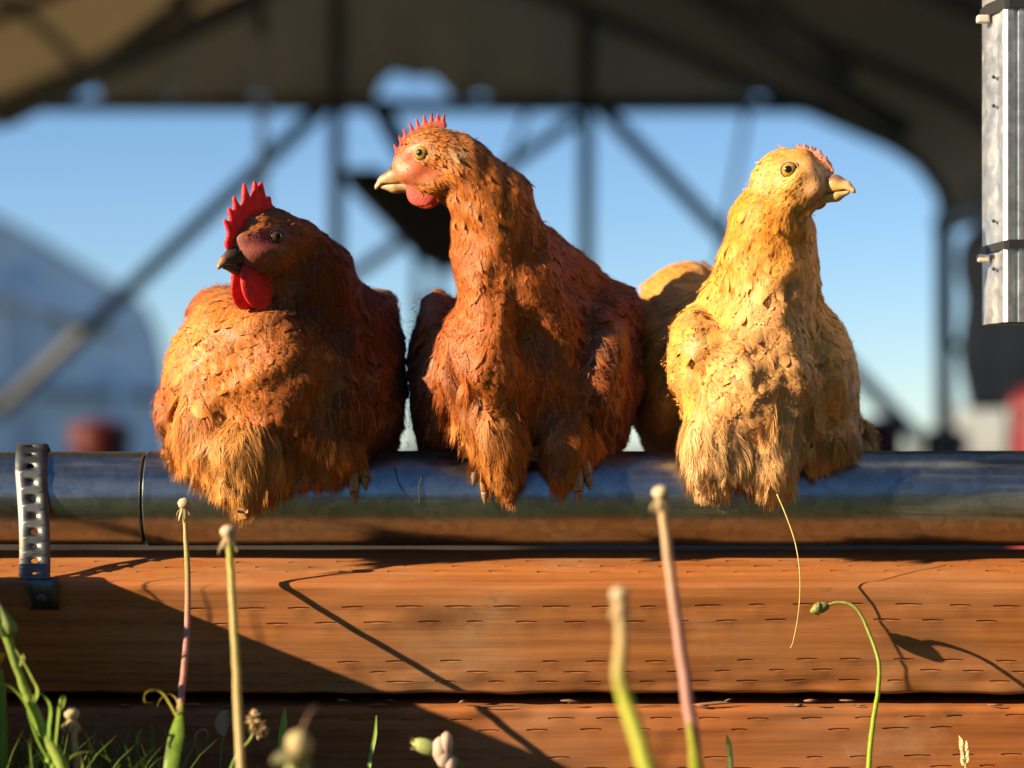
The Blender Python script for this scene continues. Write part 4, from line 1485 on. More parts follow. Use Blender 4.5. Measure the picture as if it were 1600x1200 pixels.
c2.e(682, 590, 0.115, 42, 150, 138, **att((-0.1, 0.7, -0.7), 30, 13, 1.6, 0, DK2))
c2.c((752, 585, 0.050), (782, 700, 0.036), 48, 30, **att((0.05, -0.1, -1), 21, 10, 3.4, 0.59, FL2))
c2.c((778, 680, 0.038), (790, 752, 0.030), 30, 9, **att((0.05, -0.05, -1), 17, 7, 3.6, 0.81, (0.38, 0.17, 0.05)))
c2.c((905, 600, 0.080), (890, 690, 0.060), 44, 34, **att((-0.05, -0.1, -1), 21, 10, 3.4, 0.59, (0.40, 0.17, 0.045)))
c2.c((890, 680, 0.060), (876, 740, 0.044), 33, 12, **att((-0.1, -0.05, -1), 17, 8, 3.6, 0.81, (0.42, 0.19, 0.05)))
c2.e(830, 670, 0.110, 130, 100, 60, **att((0, 0, -1), 20, 10, 3, 0.45, (0.28, 0.10, 0.03)))
c2.c((680, 700, 0.10), (683, 742, 0.075), 16, 7, **att((0, -0.1, -1), 20, 8, 1.0, 0, DK2))
c2.c((945, 690, 0.085), (940, 738, 0.068), 18, 8, **att((0, -0.1, -1), 20, 8, 1.0, 0, DK2))
c2.e(830, 600, 0.21, 110, 150, 100, **att((0, 0.8, -0.5), 28, 13, 2.0, 0, BR2_SHADE))
c2.c((840, 560, 0.24), (850, 520, 0.31), 60, 24, **att((0, 0.8, 0.5), 45, 15, 2, 0, DK2))
c2.iris = 'iris'
c2.tuft = (0.52, 0.36, 0.18)
c2.bristle = 0.6
c2.bare = 1.08
c2.skin2 = (0.42, 0.065, 0.035)
c2.lid = (0.50, 0.22, 0.12)
finish_chicken(c2, 'chicken', 'tall russet chicken in profile looking left, standing between the other two', (0.46, 0.15, 0.065), (0.16, 0.055, 0.015))
B2 = beak_mat('beak_horn', (0.36, 0.23, 0.10), (0.42, 0.31, 0.19), (0.09, 0.07, 0.06))
comb2 = [((56, -4), 6, (38, 24), 7), ((38, 24), 7, (8, 42), 6.5), ((8, 42), 6.5, (-18, 47), 5)]
for (f_, u_, a_, b_) in ((52, 4, 57, 14), (45, 16, 50, 28), (38, 24, 43, 38), (29, 31, 33, 47), (20, 37, 23, 53), (11, 42, 12, 58), (2, 44, 1, 59), (-7, 46, -9, 59), (-15, 47, -18, 57)):
    comb2.append(((f_, u_), 4.4, (a_ + (a_ - f_) * 0.5, b_ + 6), 1.6))
head_parts(c2, comb2, 3.0, M['comb_pink'], (15, -55, 22, 21, 3.0, 12), M['comb_pink'], B2, 12.0, (-44, -24, 33))
feet(c2, (757, 906))

# ---- buff chicken (right)
c3 = Chicken('c3', 47)
c3.base = (1200, 700)
c3.head((1236, 270), 0.035, (0.84, -0.54, 0.14), -1, 1.0)
NK3, BF, WG, FL3 = (0.70, 0.375, 0.060), (0.68, 0.47, 0.26), (0.70, 0.41, 0.125), (0.72, 0.56, 0.38)
head_prims(c3, (0.72, 0.43, 0.12), NK3)
c3.F.cone(c3.h(-42, 0, -20), P(1207, 345, 0.055 + DY), 31 * PX, 55 * PX, **att((-0.15, -0.05, -1), 11, 3.2, 1.4, 0, NK3))
c3.c((1207, 345, 0.055), (1200, 410, 0.060), 55, 70, **att((-0.1, -0.05, -1), 16, 4.4, 1.8, 0, NK3))
c3.c((1200, 410, 0.060), (1185, 500, 0.080), 70, 104, **att((-0.1, -0.1, -1), 21, 6.5, 2.2, 0, (0.74, 0.50, 0.16)))
c3.e(1195, 610, 0.090, 128, 150, 122, **att((0, 0, -1), 26, 16, 2.4, 0, BF))
c3.e(1270, 590, 0.095, 66, 140, 112, **att((0.15, 0.4, -0.9), 30, 18, 1.8, 0, (0.64, 0.40, 0.15)))
c3.e(1085, 560, 0.065, 42, 100, 78, **att((-0.25, 0.35, -0.9), 34, 19, 1.6, 0, WG))
c3.e(1120, 600, 0.050, 44, 60, 78, **att((-0.1, 0.1, -1), 30, 16, 2.0, 0, WG))
c3.e(1165, 590, 0.040, 58, 60, 96, **att((0, -0.1, -1), 24, 14, 2.6, 0, BF))
c3.c((1212, 440, 0.040), (1222, 600, 0.036), 40, 42, **att((0.05, -0.1, -1), 20, 8, 2.8, 0, BF))
c3.e(1128, 685, 0.042, 56, 55, 58, **att((0, -0.1, -1), 20, 11, 3.4, 0.68, FL3))
c3.c((1110, 715, 0.036), (1096, 748, 0.030), 28, 10, **att((-0.05, -0.05, -1), 17, 7, 3.0, 0.72, FL3))
c3.c((1210, 660, 0.040), (1206, 728, 0.034), 48, 28, **att((0, -0.1, -1), 20, 11, 3.2, 0.59, FL3))
c3.e(1275, 690, 0.085, 66, 90, 48, **att((0.1, 0, -1), 22, 12, 3.0, 0.54, (0.62, 0.42, 0.2)))
c3.c((1325, 660, 0.10), (1342, 668, 0.095), 20, 8, **att((0.8, -0.3, -0.3), 20, 8, 4.0, 0.81, (0.80, 0.68, 0.52)))
c3.e(1038, 600, 0.150, 54, 130, 122, **att((-0.1, 0.7, -0.7), 30, 14, 1.8, 0, (0.58, 0.32, 0.09)))
c3.e(1072, 505, 0.165, 82, 140, 98, **att((-0.3, 0.8, -0.2), 30, 14, 1.8, 0, (0.62, 0.34, 0.09)))
c3.e(1160, 600, 0.18, 110, 150, 110, **att((-0.2, 0.8, -0.5), 28, 13, 2.0, 0, BF))
c3.c((1050, 520, 0.25), (1030, 500, 0.30), 50, 22, **att((-0.3, 0.8, 0.5), 45, 15, 2, 0, WG))
c3.iris = 'iris'
c3.tuft = (0.60, 0.42, 0.22)
c3.bristle = 0.5
c3.bare = 0.98
c3.skin2 = (0.48, 0.22, 0.09)
c3.lid = (0.40, 0.24, 0.11)
finish_chicken(c3, 'chicken', 'buff yellow chicken looking right, rightmost of the three', (0.54, 0.31, 0.155), (0.36, 0.21, 0.065))
B3 = beak_mat('beak_pale', (0.52, 0.33, 0.10), (0.56, 0.42, 0.25), (0.20, 0.10, 0.07))
comb3 = [((54, -6), 6, (36, 20), 7), ((36, 20), 7, (8, 34), 6), ((8, 34), 6, (-10, 36), 3)]
for (f_, u_, a_, b_) in ((46, 12, 50, 20), (36, 24, 40, 33), (26, 31, 28, 41), (16, 37, 17, 47), (6, 41, 6, 49)):
    comb3.append(((f_, u_ - 3), 4.0, (a_, b_ - 4), 2.0))
head_parts(c3, comb3, 2.6, M['comb_pale'], (20, -48, 13, 8, 2.0, 14), M['wattle_pale'], B3, 13.0, None)
feet(c3, (1112, 1178))

# ================================================================== the hoop coop behind
YE = 7.489                      # far end wall: 9 m from the camera
coop = empty('hoop_coop', (-0.14, 4.5, GROUND), 'open hoop coop with tan tarp roof and steel tube end frame behind the chickens', 'coop')
XC = P(620, 0, YE)[0]
HW, ZS, ZA = 2.05, 0.93, 2.02   # half width, spring height and apex height


def arch(n=25, grow=0.0):
    """straight rafters to a ridge, rounded eaves, upright sides"""
    w_ = HW + grow
    half = [(1.0, GROUND), (1.0, ZS * 0.5), (1.0, ZS), (0.985, ZS + 0.12), (0.95, ZS + 0.22), (0.90, ZS + 0.29)]
    ke = (ZA - (ZS + 0.29)) / 0.90
    half += [(x, ZS + 0.29 + (0.90 - x) * ke) for x in np.linspace(0.80, 0.0, max(4, n // 3))]
    pts = [(-x * w_, z + (grow if z > ZS else 0)) for (x, z) in half] + [(x * w_, z + (grow if z > ZS else 0)) for (x, z) in half[-2::-1]]
    return [(XC + x, z) for (x, z) in pts]


for k, y in enumerate((1.5, 2.7, 3.9, 5.1, 6.3, YE)):
    mb = MB(); mb.tube([(x, y, z) for (x, z) in arch()], 0.024, 10)
    mb.build('hoop', M['tube'], coop)
# tarp over the hoops: each bay sags a little between hoops
ys = np.linspace(1.45, YE + 0.06, 49)
ar = arch(41, 0.03)[2:-2]
V, F = [], []
for i, y in enumerate(ys):
    bay = ((y - 1.5) / 1.2) % 1.0
    sag = 0.025 * math.sin(math.pi * bay)
    for j, (x, z) in enumerate(ar):
        zz = z
        if j == 0 or j == len(ar) - 1: zz -= 0.03 + 0.02 * math.sin(y * 5)
        V.append((x - sag * np.sign(x - XC) * 0.6, y, zz - sag * 0.7))
m_ = len(ar)
for i in range(len(ys) - 1):
    for j in range(m_ - 1):
        F.append((i * m_ + j, i * m_ + j + 1, (i + 1) * m_ + j + 1, (i + 1) * m_ + j))
mb = MB(); mb.add(V, F)
o = mb.build('roof_tarp', M['tarp'], coop)
o.modifiers.new('solid', 'SOLIDIFY').thickness = 0.004
# gable sheet with its torn lower edge
low = [(-20, 205), (10, 192), (60, 172), (108, 168), (120, 138), (146, 132), (158, 163), (240, 150), (300, 160), (420, 150), (505, 160), (588, 152),
       (600, 124), (640, 114), (684, 126), (700, 150), (760, 152), (900, 158), (1000, 160), (1140, 166), (1175, 150), (1205, 148), (1218, 166), (1308, 158), (1326, 192),
       (1395, 215), (1440, 245), (1462, 285), (1476, 345)]
V, F = [], []
lowx = np.array([q[0] for q in low], float); lowy = np.array([q[1] for q in low], float)
xs = np.sort(np.unique(np.concatenate([lowx, np.linspace(-20, 1476, 90)])))
ai = np.array(arch(61, 0.0)[2:-2]); 
for x in xs:
    yb = np.interp(x, lowx, lowy) + 5 * math.sin(x * 0.09) + 4 * math.sin(x * 0.23 + 1)
    bx = P(x, yb, YE)
    ztop = np.interp(bx[0], ai[:, 0], ai[:, 1]) + 0.005
    for k in range(6):
        tt = k / 5
        z = bx[2] * (1 - tt) + max(ztop, bx[2] + 0.01) * tt
        V.append((bx[0], YE + 0.035 + 0.02 * math.sin(x * 0.05) * (1 - tt), z))
for i in range(len(xs) - 1):
    for k in range(5):
        F.append((i * 6 + k, (i + 1) * 6 + k, (i + 1) * 6 + k + 1, i * 6 + k + 1))
mb = MB(); mb.add(V, F)
o = mb.build('gable_tarp', M['gable_tarp'], coop)
o.modifiers.new('solid', 'SOLIDIFY').thickness = 0.003


def bar(a, b_, r, name, parent=coop, mat='tube', y=YE):
    A_, B_ = P(a[0], a[1], a[2] if len(a) > 2 else y), P(b_[0], b_[1], b_[2] if len(b_) > 2 else y)
    mb = MB(); mb.tube([A_, B_], r, 10)
    return mb.build(name, M[mat], parent)


def ground_px(y): return HZ + (CZ - GROUND) * FPX / (CD + y)


for x in (526, 916):
    bar((x, -20), (x, ground_px(YE)), 0.028, 'end_post', mat='brace', y=YE - 0.03)
bar((-30, 164), (1440, 167), 0.027, 'cross_bar', mat='brace', y=YE - 0.07)
bar((505, 168), (-10, 652), 0.030, 'diagonal_brace', mat='brace', y=YE - 0.11)
bar((938, 168), (1440, 690), 0.030, 'diagonal_brace', mat='brace', y=YE - 0.11)
bar((900, 186), (536, 440), 0.024, 'diagonal_brace', mat='brace', y=YE - 0.15)
bar((1172, 150), (1122, 420), 0.011, 'guy_strap', y=YE - 0.15)
bar((834, 150), (800, 240), 0.012, 'guy_strap', y=YE - 0.15)
bar((0, 190, 5.2), (420, -10, 5.2), 0.026, 'roof_truss')
bar((130, 120, 5.2), (330, -30, 5.2), 0.022, 'roof_truss')
bar((1060, -10, 5.2), (1420, 205, 5.2), 0.030, 'roof_truss')
bar((1190, -10, 5.2), (1330, 120, 5.2), 0.024, 'roof_truss')
bar((272, -10, 5.2), (300, 40, 5.2), 0.022, 'roof_truss')
# purlins
for (fx, fz) in ((-0.72, 0.68), (0.72, 0.68), (0, 1.0)):
    x, z = XC + fx * HW, ZS + fz * (ZA - ZS) - 0.02
    mb = MB(); mb.tube([(x, 1.5, z), (x, YE, z)], 0.018, 8); mb.build('purlin', M['tube'], coop)
# side rails with rolled-up curtain
for sg in (-1, 1):
    x = XC + sg * HW
    mb = MB(); mb.tube([(x, 1.5, ZS * 0.5), (x, YE, ZS * 0.5)], 0.018, 8); mb.build('side_rail', M['tube'], coop)
# dark curtain hanging on the right, gathered at its edge
edge = [(1530, 350), (1506, 380), (1502, 420), (1512, 470), (1506, 520), (1504, 560), (1512, 600), (1520, 640)]
V, F = [], []
nu = 26
for i, (x, y) in enumerate(spline(edge, 22)):
    for k in range(nu):
        tt = k / (nu - 1)
        q = P(x + tt * 190, y - tt * 6, 4.6 - tt * 0.9)
        V.append((q[0], q[1] + 0.06 * math.sin(tt * 19 + i * 0.12) * (0.4 + 0.6 * tt), q[2]))
for i in range(21):
    for k in range(nu - 1):
        F.append((i * nu + k, i * nu + k + 1, (i + 1) * nu + k + 1, (i + 1) * nu + k))
mb = MB(); mb.add(V, F)
o = mb.build('side_curtain', M['curtain'], coop)
o.modifiers.new('solid', 'SOLIDIFY').thickness = 0.006
bar((1472, 330, 6.0), (1472, ground_px(6.0), 6.0), 0.022, 'end_post')
bar((1476, 350, 5.8), (1476, 540, 5.8), 0.030, 'curtain_roll', mat='dark_paint')
bar((1470, 352, 5.9), (1640, 300, 4.4), 0.030, 'curtain_rail', mat='tube')

# hanging chain: each link a part
chn = empty('hanging_chain', tuple(P(410, 40, 4.6)), 'thin steel chain hanging from the roof above the left chicken', 'chain')
mb = MB()
ring = [(0.011 * math.cos(a), 0, 0.018 * math.sin(a)) for a in np.linspace(0, 2 * math.pi, 17)]
mb.tube(ring, 0.0048, 6, cap=False)
lme = mb.mesh('link'); lme.materials.append(M['chain'])
for k in range(18):
    o = bpy.data.objects.new('link', lme); col.objects.link(o); o.parent = chn
    o.location = (0, 0, -0.027 * k - 0.02); o.rotation_euler = (0, 0, R(90) * (k % 2) + 0.3)
mb = MB(); mb.ball(P(407, 36, 4.6), (0.016, 0.016, 0.03)); mb.tube([P(407, 38, 4.6), P(409, -120, 4.6)], 0.004, 6)
mb.build('hook', M['dark_paint'], chn)

# dark tilted feed hopper on thin legs
hop = empty('feed_hopper', tuple(P(640, ground_px(6.4), 6.4)), 'dark tilted feed hopper on thin legs behind the middle chicken', 'hopper')
pts = [(528, 270), (592, 268), (742, 318), (742, 400), (690, 412), (648, 394)]
mb = MB()
fr = [P(x, y, 6.2) for (x, y) in pts]; bk_ = [p + (0, 0.45, 0) for p in fr]
n_ = len(pts)
mb.add(fr + bk_, [tuple(range(n_)), tuple(range(2 * n_ - 1, n_ - 1, -1))] + [(k, n_ + k, n_ + (k + 1) % n_, (k + 1) % n_) for k in range(n_)])
o = mb.build('hopper_body', M['dark_paint'], hop, False)
bv = o.modifiers.new('bevel', 'BEVEL'); bv.width = 0.015; bv.segments = 2
bar((520, 268, 6.18), (600, 266, 6.18), 0.010, 'rim', hop, 'red_plastic')
bar((588, 160, 6.3), (640, 250, 6.3), 0.034, 'arm', hop, 'dark_paint')
bar((636, 240, 6.3), (700, 330, 6.3), 0.030, 'arm', hop, 'dark_paint')
for (x, y_) in ((652, 6.3), (686, 6.3), (652, 6.6)):
    bar((x, 390, y_), (x, ground_px(y_), y_), 0.014, 'leg', hop, 'tube')
bar((640, 470, 6.3), (700, 470, 6.3), 0.010, 'leg_brace', hop, 'tube')


def tub(px0, px1, ptop, Y, mat, name, label, lid=True):
    xc_ = P((px0 + px1) / 2, 700, Y)[0]; r = (px1 - px0) / 2 * (CD + Y) / FPX
    zt_ = P(0, ptop, Y)[2]
    root = empty(name, (xc_, Y, GROUND), label, 'feeder')
    mb = MB()
    prof_ = [(0.86, 0.0), (0.9, 0.04), (0.98, 0.85), (1.05, 0.86), (1.05, 0.92), (0.97, 0.93)]
    V, F = [], []
    n = 28
    for (rr, zz) in prof_:
        for k in range(n):
            a = 2 * math.pi * k / n
            V.append((xc_ + r * rr * math.cos(a), Y + r * rr * math.sin(a), GROUND + zz * (zt_ - GROUND)))
    for i in range(len(prof_) - 1):
        for k in range(n): F.append((i * n + k, i * n + (k + 1) % n, (i + 1) * n + (k + 1) % n, (i + 1) * n + k))
    F.append(tuple(range(n))[::-1])
    mb.add(V, F); mb.build('tub', M[mat], root, True, 40)
    mb = MB(); V, F = [], []
    for (rr, zz) in ((0.96, 0.925), (0.7, 0.98), (0.2, 1.0)):
        for k in range(n):
            a = 2 * math.pi * k / n
            V.append((xc_ + r * rr * math.cos(a), Y + r * rr * math.sin(a), GROUND + zz * (zt_ - GROUND)))
    for i in range(2):
        for k in range(n): F.append((i * n + k, i * n + (k + 1) % n, (i + 1) * n + (k + 1) % n, (i + 1) * n + k))
    F.append(tuple(2 * n + k for k in range(n)))
    mb.add(V, F); mb.build('lid', M[mat], root, True, 40)
    mb = MB()
    mb.tube([(xc_ + r * 1.05 * math.cos(a), Y - 0.01, GROUND + (zt_ - GROUND) * (0.9 - 0.25 * math.sin(a))) for a in np.linspace(0, math.pi, 12)], 0.004, 6)
    mb.build('handle', M['tube'], root)
    return root


tub(108, 206, 655, 7.0, 'red_plastic', 'feeder_bucket', 'dark red round feeder bucket seen above the pipe at far left')
tub(1340, 1412, 650, 6.6, 'red_plastic', 'feeder_bucket', 'dark red feeder bucket close beside the buff chicken')
tub(1440, 1512, 668, 6.6, 'red_plastic', 'feeder_bucket', 'dark red feeder bucket standing alone, second from the right edge')
tub(1578, 1690, 598, 2.4, 'pink_plastic', 'feeder_bucket', 'bright red feeder cut off by the right edge under the steel post')
mb = MB(); q = P(1592, 612, 2.25); mb.tube(spline([q + (-0.008, 0, 0.001), q + (0, 0, 0), q + (0.02, 0, 0.006)], 8), 0.0022, 6)
o = mb.build('wire_hook', M['dark_paint']); tag(o, 'small black wire hook in front of the bright red feeder', 'hook')

# neighbouring greenhouse tunnel at the left, its end turned away from the sun
YG = 23.5
gh = empty('greenhouse_tunnel', tuple(P(-60, ground_px(YG), YG)), 'pale blue plastic greenhouse tunnel standing beyond the coop at left', 'greenhouse')
prof_g = [(232, 720), (231, 620), (228, 560), (215, 500), (195, 460), (150, 428), (100, 397), (50, 366), (0, 338), (-60, 310), (-130, 300)]
prof_g = prof_g + [(-260 - x, y) for (x, y) in prof_g[-2::-1]]
ax_ = unit((-0.62, 0.78, 0))
side_ = unit((0.78, 0.62, 0))
cx = P(-130, HZ, YG)
pts3 = []
for (x, y) in prof_g:
    q = P(x, y, YG)
    lat = (q[0] - cx[0]) / 0.80
    pts3.append(cx + side_ * lat + np.array([0, 0, q[2] - cx[2]]))
bk3 = [p + ax_ * 22 for p in pts3]
n_ = len(pts3)
mb = MB(); mb.add(pts3 + bk3, [(k, k + 1, n_ + k + 1, n_ + k) for k in range(n_ - 1)])
mb.build('cover', M['poly'], gh, True, 30)
zb_ = P(0, 612, YG)[2]
wall = [p for p in pts3 if p[2] > zb_]
a0 = pts3[1].copy(); a0[2] = zb_; a1 = pts3[-2].copy(); a1[2] = zb_
mb = MB(); loop = [a0 + ax_ * 0.05] + [p + ax_ * 0.05 for p in wall] + [a1 + ax_ * 0.05]
mb.add(loop, [tuple(range(len(loop)))]); mb.build('end_wall', M['poly'], gh, False)
for (x, w0) in ((150, 0.07), (25, 0.07), (-120, 0.07)):
    q = P(x, HZ, YG); lat = (q[0] - cx[0]) / 0.80
    b0 = cx + side_ * lat - ax_ * 0.06
    mb = MB(); mb.tube([b0 + np.array([0, 0, GROUND - CZ]), b0 + np.array([0, 0, P(0, 560 if x == 150 else 400, YG)[2] - CZ])], w0, 8)
    mb.build('end_post', M['poly'], gh)
mb = MB()
lo3 = [a0 + ax_ * 0.04, a1 + ax_ * 0.04]
mb.add(lo3 + [np.array([p[0], p[1], GROUND]) for p in lo3[::-1]], [(0, 1, 2, 3)])
mb.build('bright_gap_panel', M['bright_gap_panel'], gh, False)  # pale panel added for the bright view through the open end
mb = MB()
q0, q1 = P(231, 610, YG), P(-480, 610, YG)
mb.tube([cx + side_ * ((q[0] - cx[0]) / 0.80) + np.array([0, 0, q[2] - cx[2]]) - ax_ * 0.05 for q in (q0, q1)], 0.06, 8)
mb.build('roll_bar', M['poly_white'], gh)
mb = MB()
q0, q1 = P(160, 505, YG), P(-60, 440, YG)
mb.tube([cx + side_ * ((q[0] - cx[0]) / 0.80) + np.array([0, 0, q[2] - cx[2]]) - ax_ * 0.05 for q in (q0, q1)], 0.10, 8)
mb.build('wall_seam', M['poly'], gh)

# far low white tunnel
for (xa, xb, top, Y, lab) in ((-300, 600, 640, 60, 'low white crop tunnel far off behind the greenhouse'), (1480, 2100, 640, 60, 'low white crop tunnel far off at the right edge')):
    r = P(0, top, Y)[2] - GROUND
    xa_, xb_ = P(xa, 0, Y)[0], P(xb, 0, Y)[0]
    V, F = [], []
    nseg = 40
    for i in range(nseg + 1):
        x = xa_ + (xb_ - xa_) * i / nseg
        for a in np.linspace(0, 180, 15):
            V.append((x, Y - math.cos(R(a)) * r * 1.3, GROUND + math.sin(R(a)) * r * (1 + 0.02 * (i % 2))))
    for i in range(nseg):
        for k in range(14): F.append((i * 15 + k, i * 15 + k + 1, (i + 1) * 15 + k + 1, (i + 1) * 15 + k))
    F += [tuple(range(15)), tuple(nseg * 15 + k for k in range(15))[::-1]]
    mb = MB(); mb.add(V, F)
    tag(mb.build('crop_tunnel', M['poly_white'], None, True, 40), lab, 'tunnel')

# hedge behind the camera, which the pipe mirrors, plus an added light-blocking right wing
rgh = np.random.default_rng(4)
hd_ = empty('hedge', (0, -16, GROUND), 'tall dark green hedge behind the viewer, mirrored in the pipe, with an added unseen right wing that blocks sky light', 'hedge')
nL = 30000
side = np.arange(nL) >= 14000
hx = np.where(side, 5.2 + rgh.normal(size=nL) * 0.6, rgh.uniform(-26, 6, nL))
hy = np.where(side, rgh.uniform(-16, 1.5, nL), -16 + rgh.normal(size=nL) * 0.7)
hh = np.where(side, 5.0 + 0.7 * np.sin(hy * 1.1) + 0.4 * np.sin(hy * 3.1), 2.6 + 0.6 * np.sin(hx * 0.7) + 0.4 * np.sin(hx * 2.3))
hz_ = GROUND + hh * rgh.random(nL) ** 0.8
cen = np.stack([hx, hy, hz_], 1)
a_ = rgh.normal(size=(nL, 3)); a_ /= np.linalg.norm(a_, axis=1)[:, None]
b2 = np.cross(a_, rgh.normal(size=(nL, 3))); b2 /= np.linalg.norm(b2, axis=1)[:, None]
sz_ = (0.14 + 0.16 * rgh.random(nL))[:, None]
V = np.stack([cen - a_ * sz_, cen + b2 * sz_ * 0.5, cen + a_ * sz_, cen - b2 * sz_ * 0.5], 1).reshape(-1, 3)
cl = np.repeat(np.array([0.05, 0.085, 0.022]) * (0.6 + 0.8 * rgh.random((nL, 1))), 4, axis=0)
o = link('foliage', mesh_np('foliage', V, np.arange(nL * 4).reshape(-1, 4), colr=cl, smooth=False), M['plant'], hd_)
o['kind'] = 'stuff'

# ================================================================== plants in front of the timbers
OL, GR, YG_, PK, TAN, DRY = (0.34, 0.30, 0.10), (0.16, 0.30, 0.035), (0.42, 0.46, 0.06), (0.46, 0.25, 0.22), (0.52, 0.40, 0.20), (0.50, 0.42, 0.28)


def stem(pts, rad, cols, n=28):
    """pts: (px, py, Y); goes on down to the ground"""
    w_ = [P(*p) for p in pts]
    last, prev = w_[-1], w_[-2]
    if last[2] > GROUND:
        d = unit(last - prev); d[2] = min(d[2], -0.5)
        w_.append(last + d * (last[2] - GROUND) / -d[2])
    tt = np.linspace(0, 1, n)
    rr = np.interp(tt, np.linspace(0, 1, len(rad)), rad)
    cc = np.stack([np.interp(tt, np.linspace(0, 1, len(cols)), [c_[k] for c_ in cols]) for k in range(3)], 1)
    path_ = spline(w_, n)
    path_[1:-1] += 0.06 * rr[1:-1, None] * rng.normal(size=(n - 2, 3))
    return path_, rr, cc


def spent_head(mb, c, r, colr=DRY):
    """seedless receptacle: pitted button with a frill of dry bracts"""
    mb.ball(c, (r, r, r * 0.85), colr, 16, 10, None, 0.16)
    for k in range(11):
        a = 2 * math.pi * k / 11 + random.random() * 0.3
        d = np.array([math.cos(a), math.sin(a), 0])
        p0 = c + d * r * 0.55 + np.array([0, 0, -r * 0.65])
        p1 = p0 + d * r * (0.5 + 0.3 * random.random()) + np.array([0, 0, -r * (0.5 + 0.9 * random.random())])
        p2 = p1 + d * r * 0.15 + np.array([0, 0, -r * 0.6])
        mb.ribbon([p0, p1, p2], [r * 0.2, r * 0.16, r * 0.03], np.cross(d, [0, 0, 1]), 0.1, (0.40, 0.30, 0.17))


def stalk(name, pts, rad, cols, label, head=None, cat='plant', group=None):
    root = empty(name, (P(*pts[-1])[0], P(*pts[-1])[1], GROUND), label, cat, group)
    p, rr, cc = stem(pts, rad, cols)
    mb = MB(); mb.tube(p, rr, 10, cc); mb.build('stem', M['plant'], root)
    if head:
        mb = MB(); spent_head(mb, p[0] + np.array([0, 0, head * 0.5]), head); mb.build('seed_head', M['dry'], root)
    return root


GS = 'spent flower stalks in front of the timbers'
s1 = stalk('flower_stalk', [(288, 792, -0.012), (291, 850, -0.018), (294, 940, -0.050), (289, 1030, -0.085), (281, 1110, -0.125), (272, 1215, -0.155)],
           [0.0013, 0.0018, 0.0020, 0.0022, 0.0026], [TAN, OL, PK, PK, (0.4, 0.3, 0.14), GR], 'thin sharp stalk with small round spent head against the pipe at left', 0.0041, group=GS)
stalk('flower_stalk', [(357, 838, -0.20), (361, 900, -0.205), (367, 1000, -0.22), (371, 1090, -0.24), (377, 1220, -0.26)],
      [0.0017, 0.0021, 0.0023, 0.0026], [YG_, (0.42, 0.38, 0.14), (0.42, 0.36, 0.14), TAN, PK], 'soft-focus olive stalk with fuzzy head, in front of the left chicken', 0.0045, group=GS)
s3 = stalk('flower_stalk', [(1033, 778, -0.27), (1043, 860, -0.275), (1056, 960, -0.28), (1070, 1060, -0.285), (1083, 1150, -0.29), (1092, 1230, -0.29)],
           [0.0024, 0.0030, 0.0032, 0.0034], [TAN, (0.5, 0.32, 0.22), PK, PK, (0.48, 0.26, 0.2), YG_], 'tall blurred pink stalk with pale round head below the buff chicken', 0.0046, group=GS)
s4 = stalk('flower_stalk', [(968, 938, -0.44), (971, 1000, -0.445), (967, 1050, -0.45), (976, 1090, -0.45), (996, 1150, -0.455), (1018, 1220, -0.46)],
           [0.0024, 0.0030, 0.0036, 0.0040], [TAN, (0.48, 0.38, 0.16), YG_, YG_, (0.34, 0.45, 0.06)], 'strongly blurred yellow-green stalk with brown head, left of the pink stalk', 0.0042, group=GS)
stalk('flower_stalk', [(112, 1122, -0.150), (116, 1150, -0.152), (121, 1210, -0.155)], [0.0016, 0.0018, 0.002], [TAN, (0.4, 0.3, 0.16), (0.38, 0.24, 0.14)],
      'short stalk with spent round head in the lower left corner', 0.0045, group=GS)
mb = MB()
mb.ribbon(spline([P(1088, 1290, -0.291), P(1086, 1200, -0.296), P(1076, 1128, -0.294)], 10), np.linspace(0.0050, 0.0012, 10), (1, 0, 0), 0.4, YG_)
mb.build('sheath_leaf', M['plant'], s3)
mb = MB()
mb.ribbon(spline([P(264, 1330, -0.16), P(266, 1210, -0.158), P(276, 1140, -0.145), P(284, 1098, -0.127)], 12), np.array([.0042] * 4 + [.0044] * 4 + [.0034, .0024, .0014, .0006]), (1, 0, 0), 0.5, (0.20, 0.34, 0.04))
mb.build('leaf', M['plant'], s1)
mb = MB()
mb.ribbon(spline([P(276, 1124, -0.145), P(262, 1098, -0.145), P(252, 1084, -0.145), P(240, 1079, -0.145), P(228, 1083, -0.145), P(226, 1096, -0.145), P(238, 1098, -0.145)], 18), np.linspace(0.0028, 0.0006, 18), (0.2, -1, 0.3), 0.3, (0.34, 0.33, 0.06))
mb.ribbon(spline([P(279, 1110, -0.145), P(274, 1092, -0.145), P(262, 1085, -0.145), P(250, 1094, -0.145), P(246, 1104, -0.145)], 14), np.linspace(0.0018, 0.0005, 14), (0.2, -1, 0.3), 0.3, (0.42, 0.36, 0.10))
mb.build('leaf', M['plant'], s1)

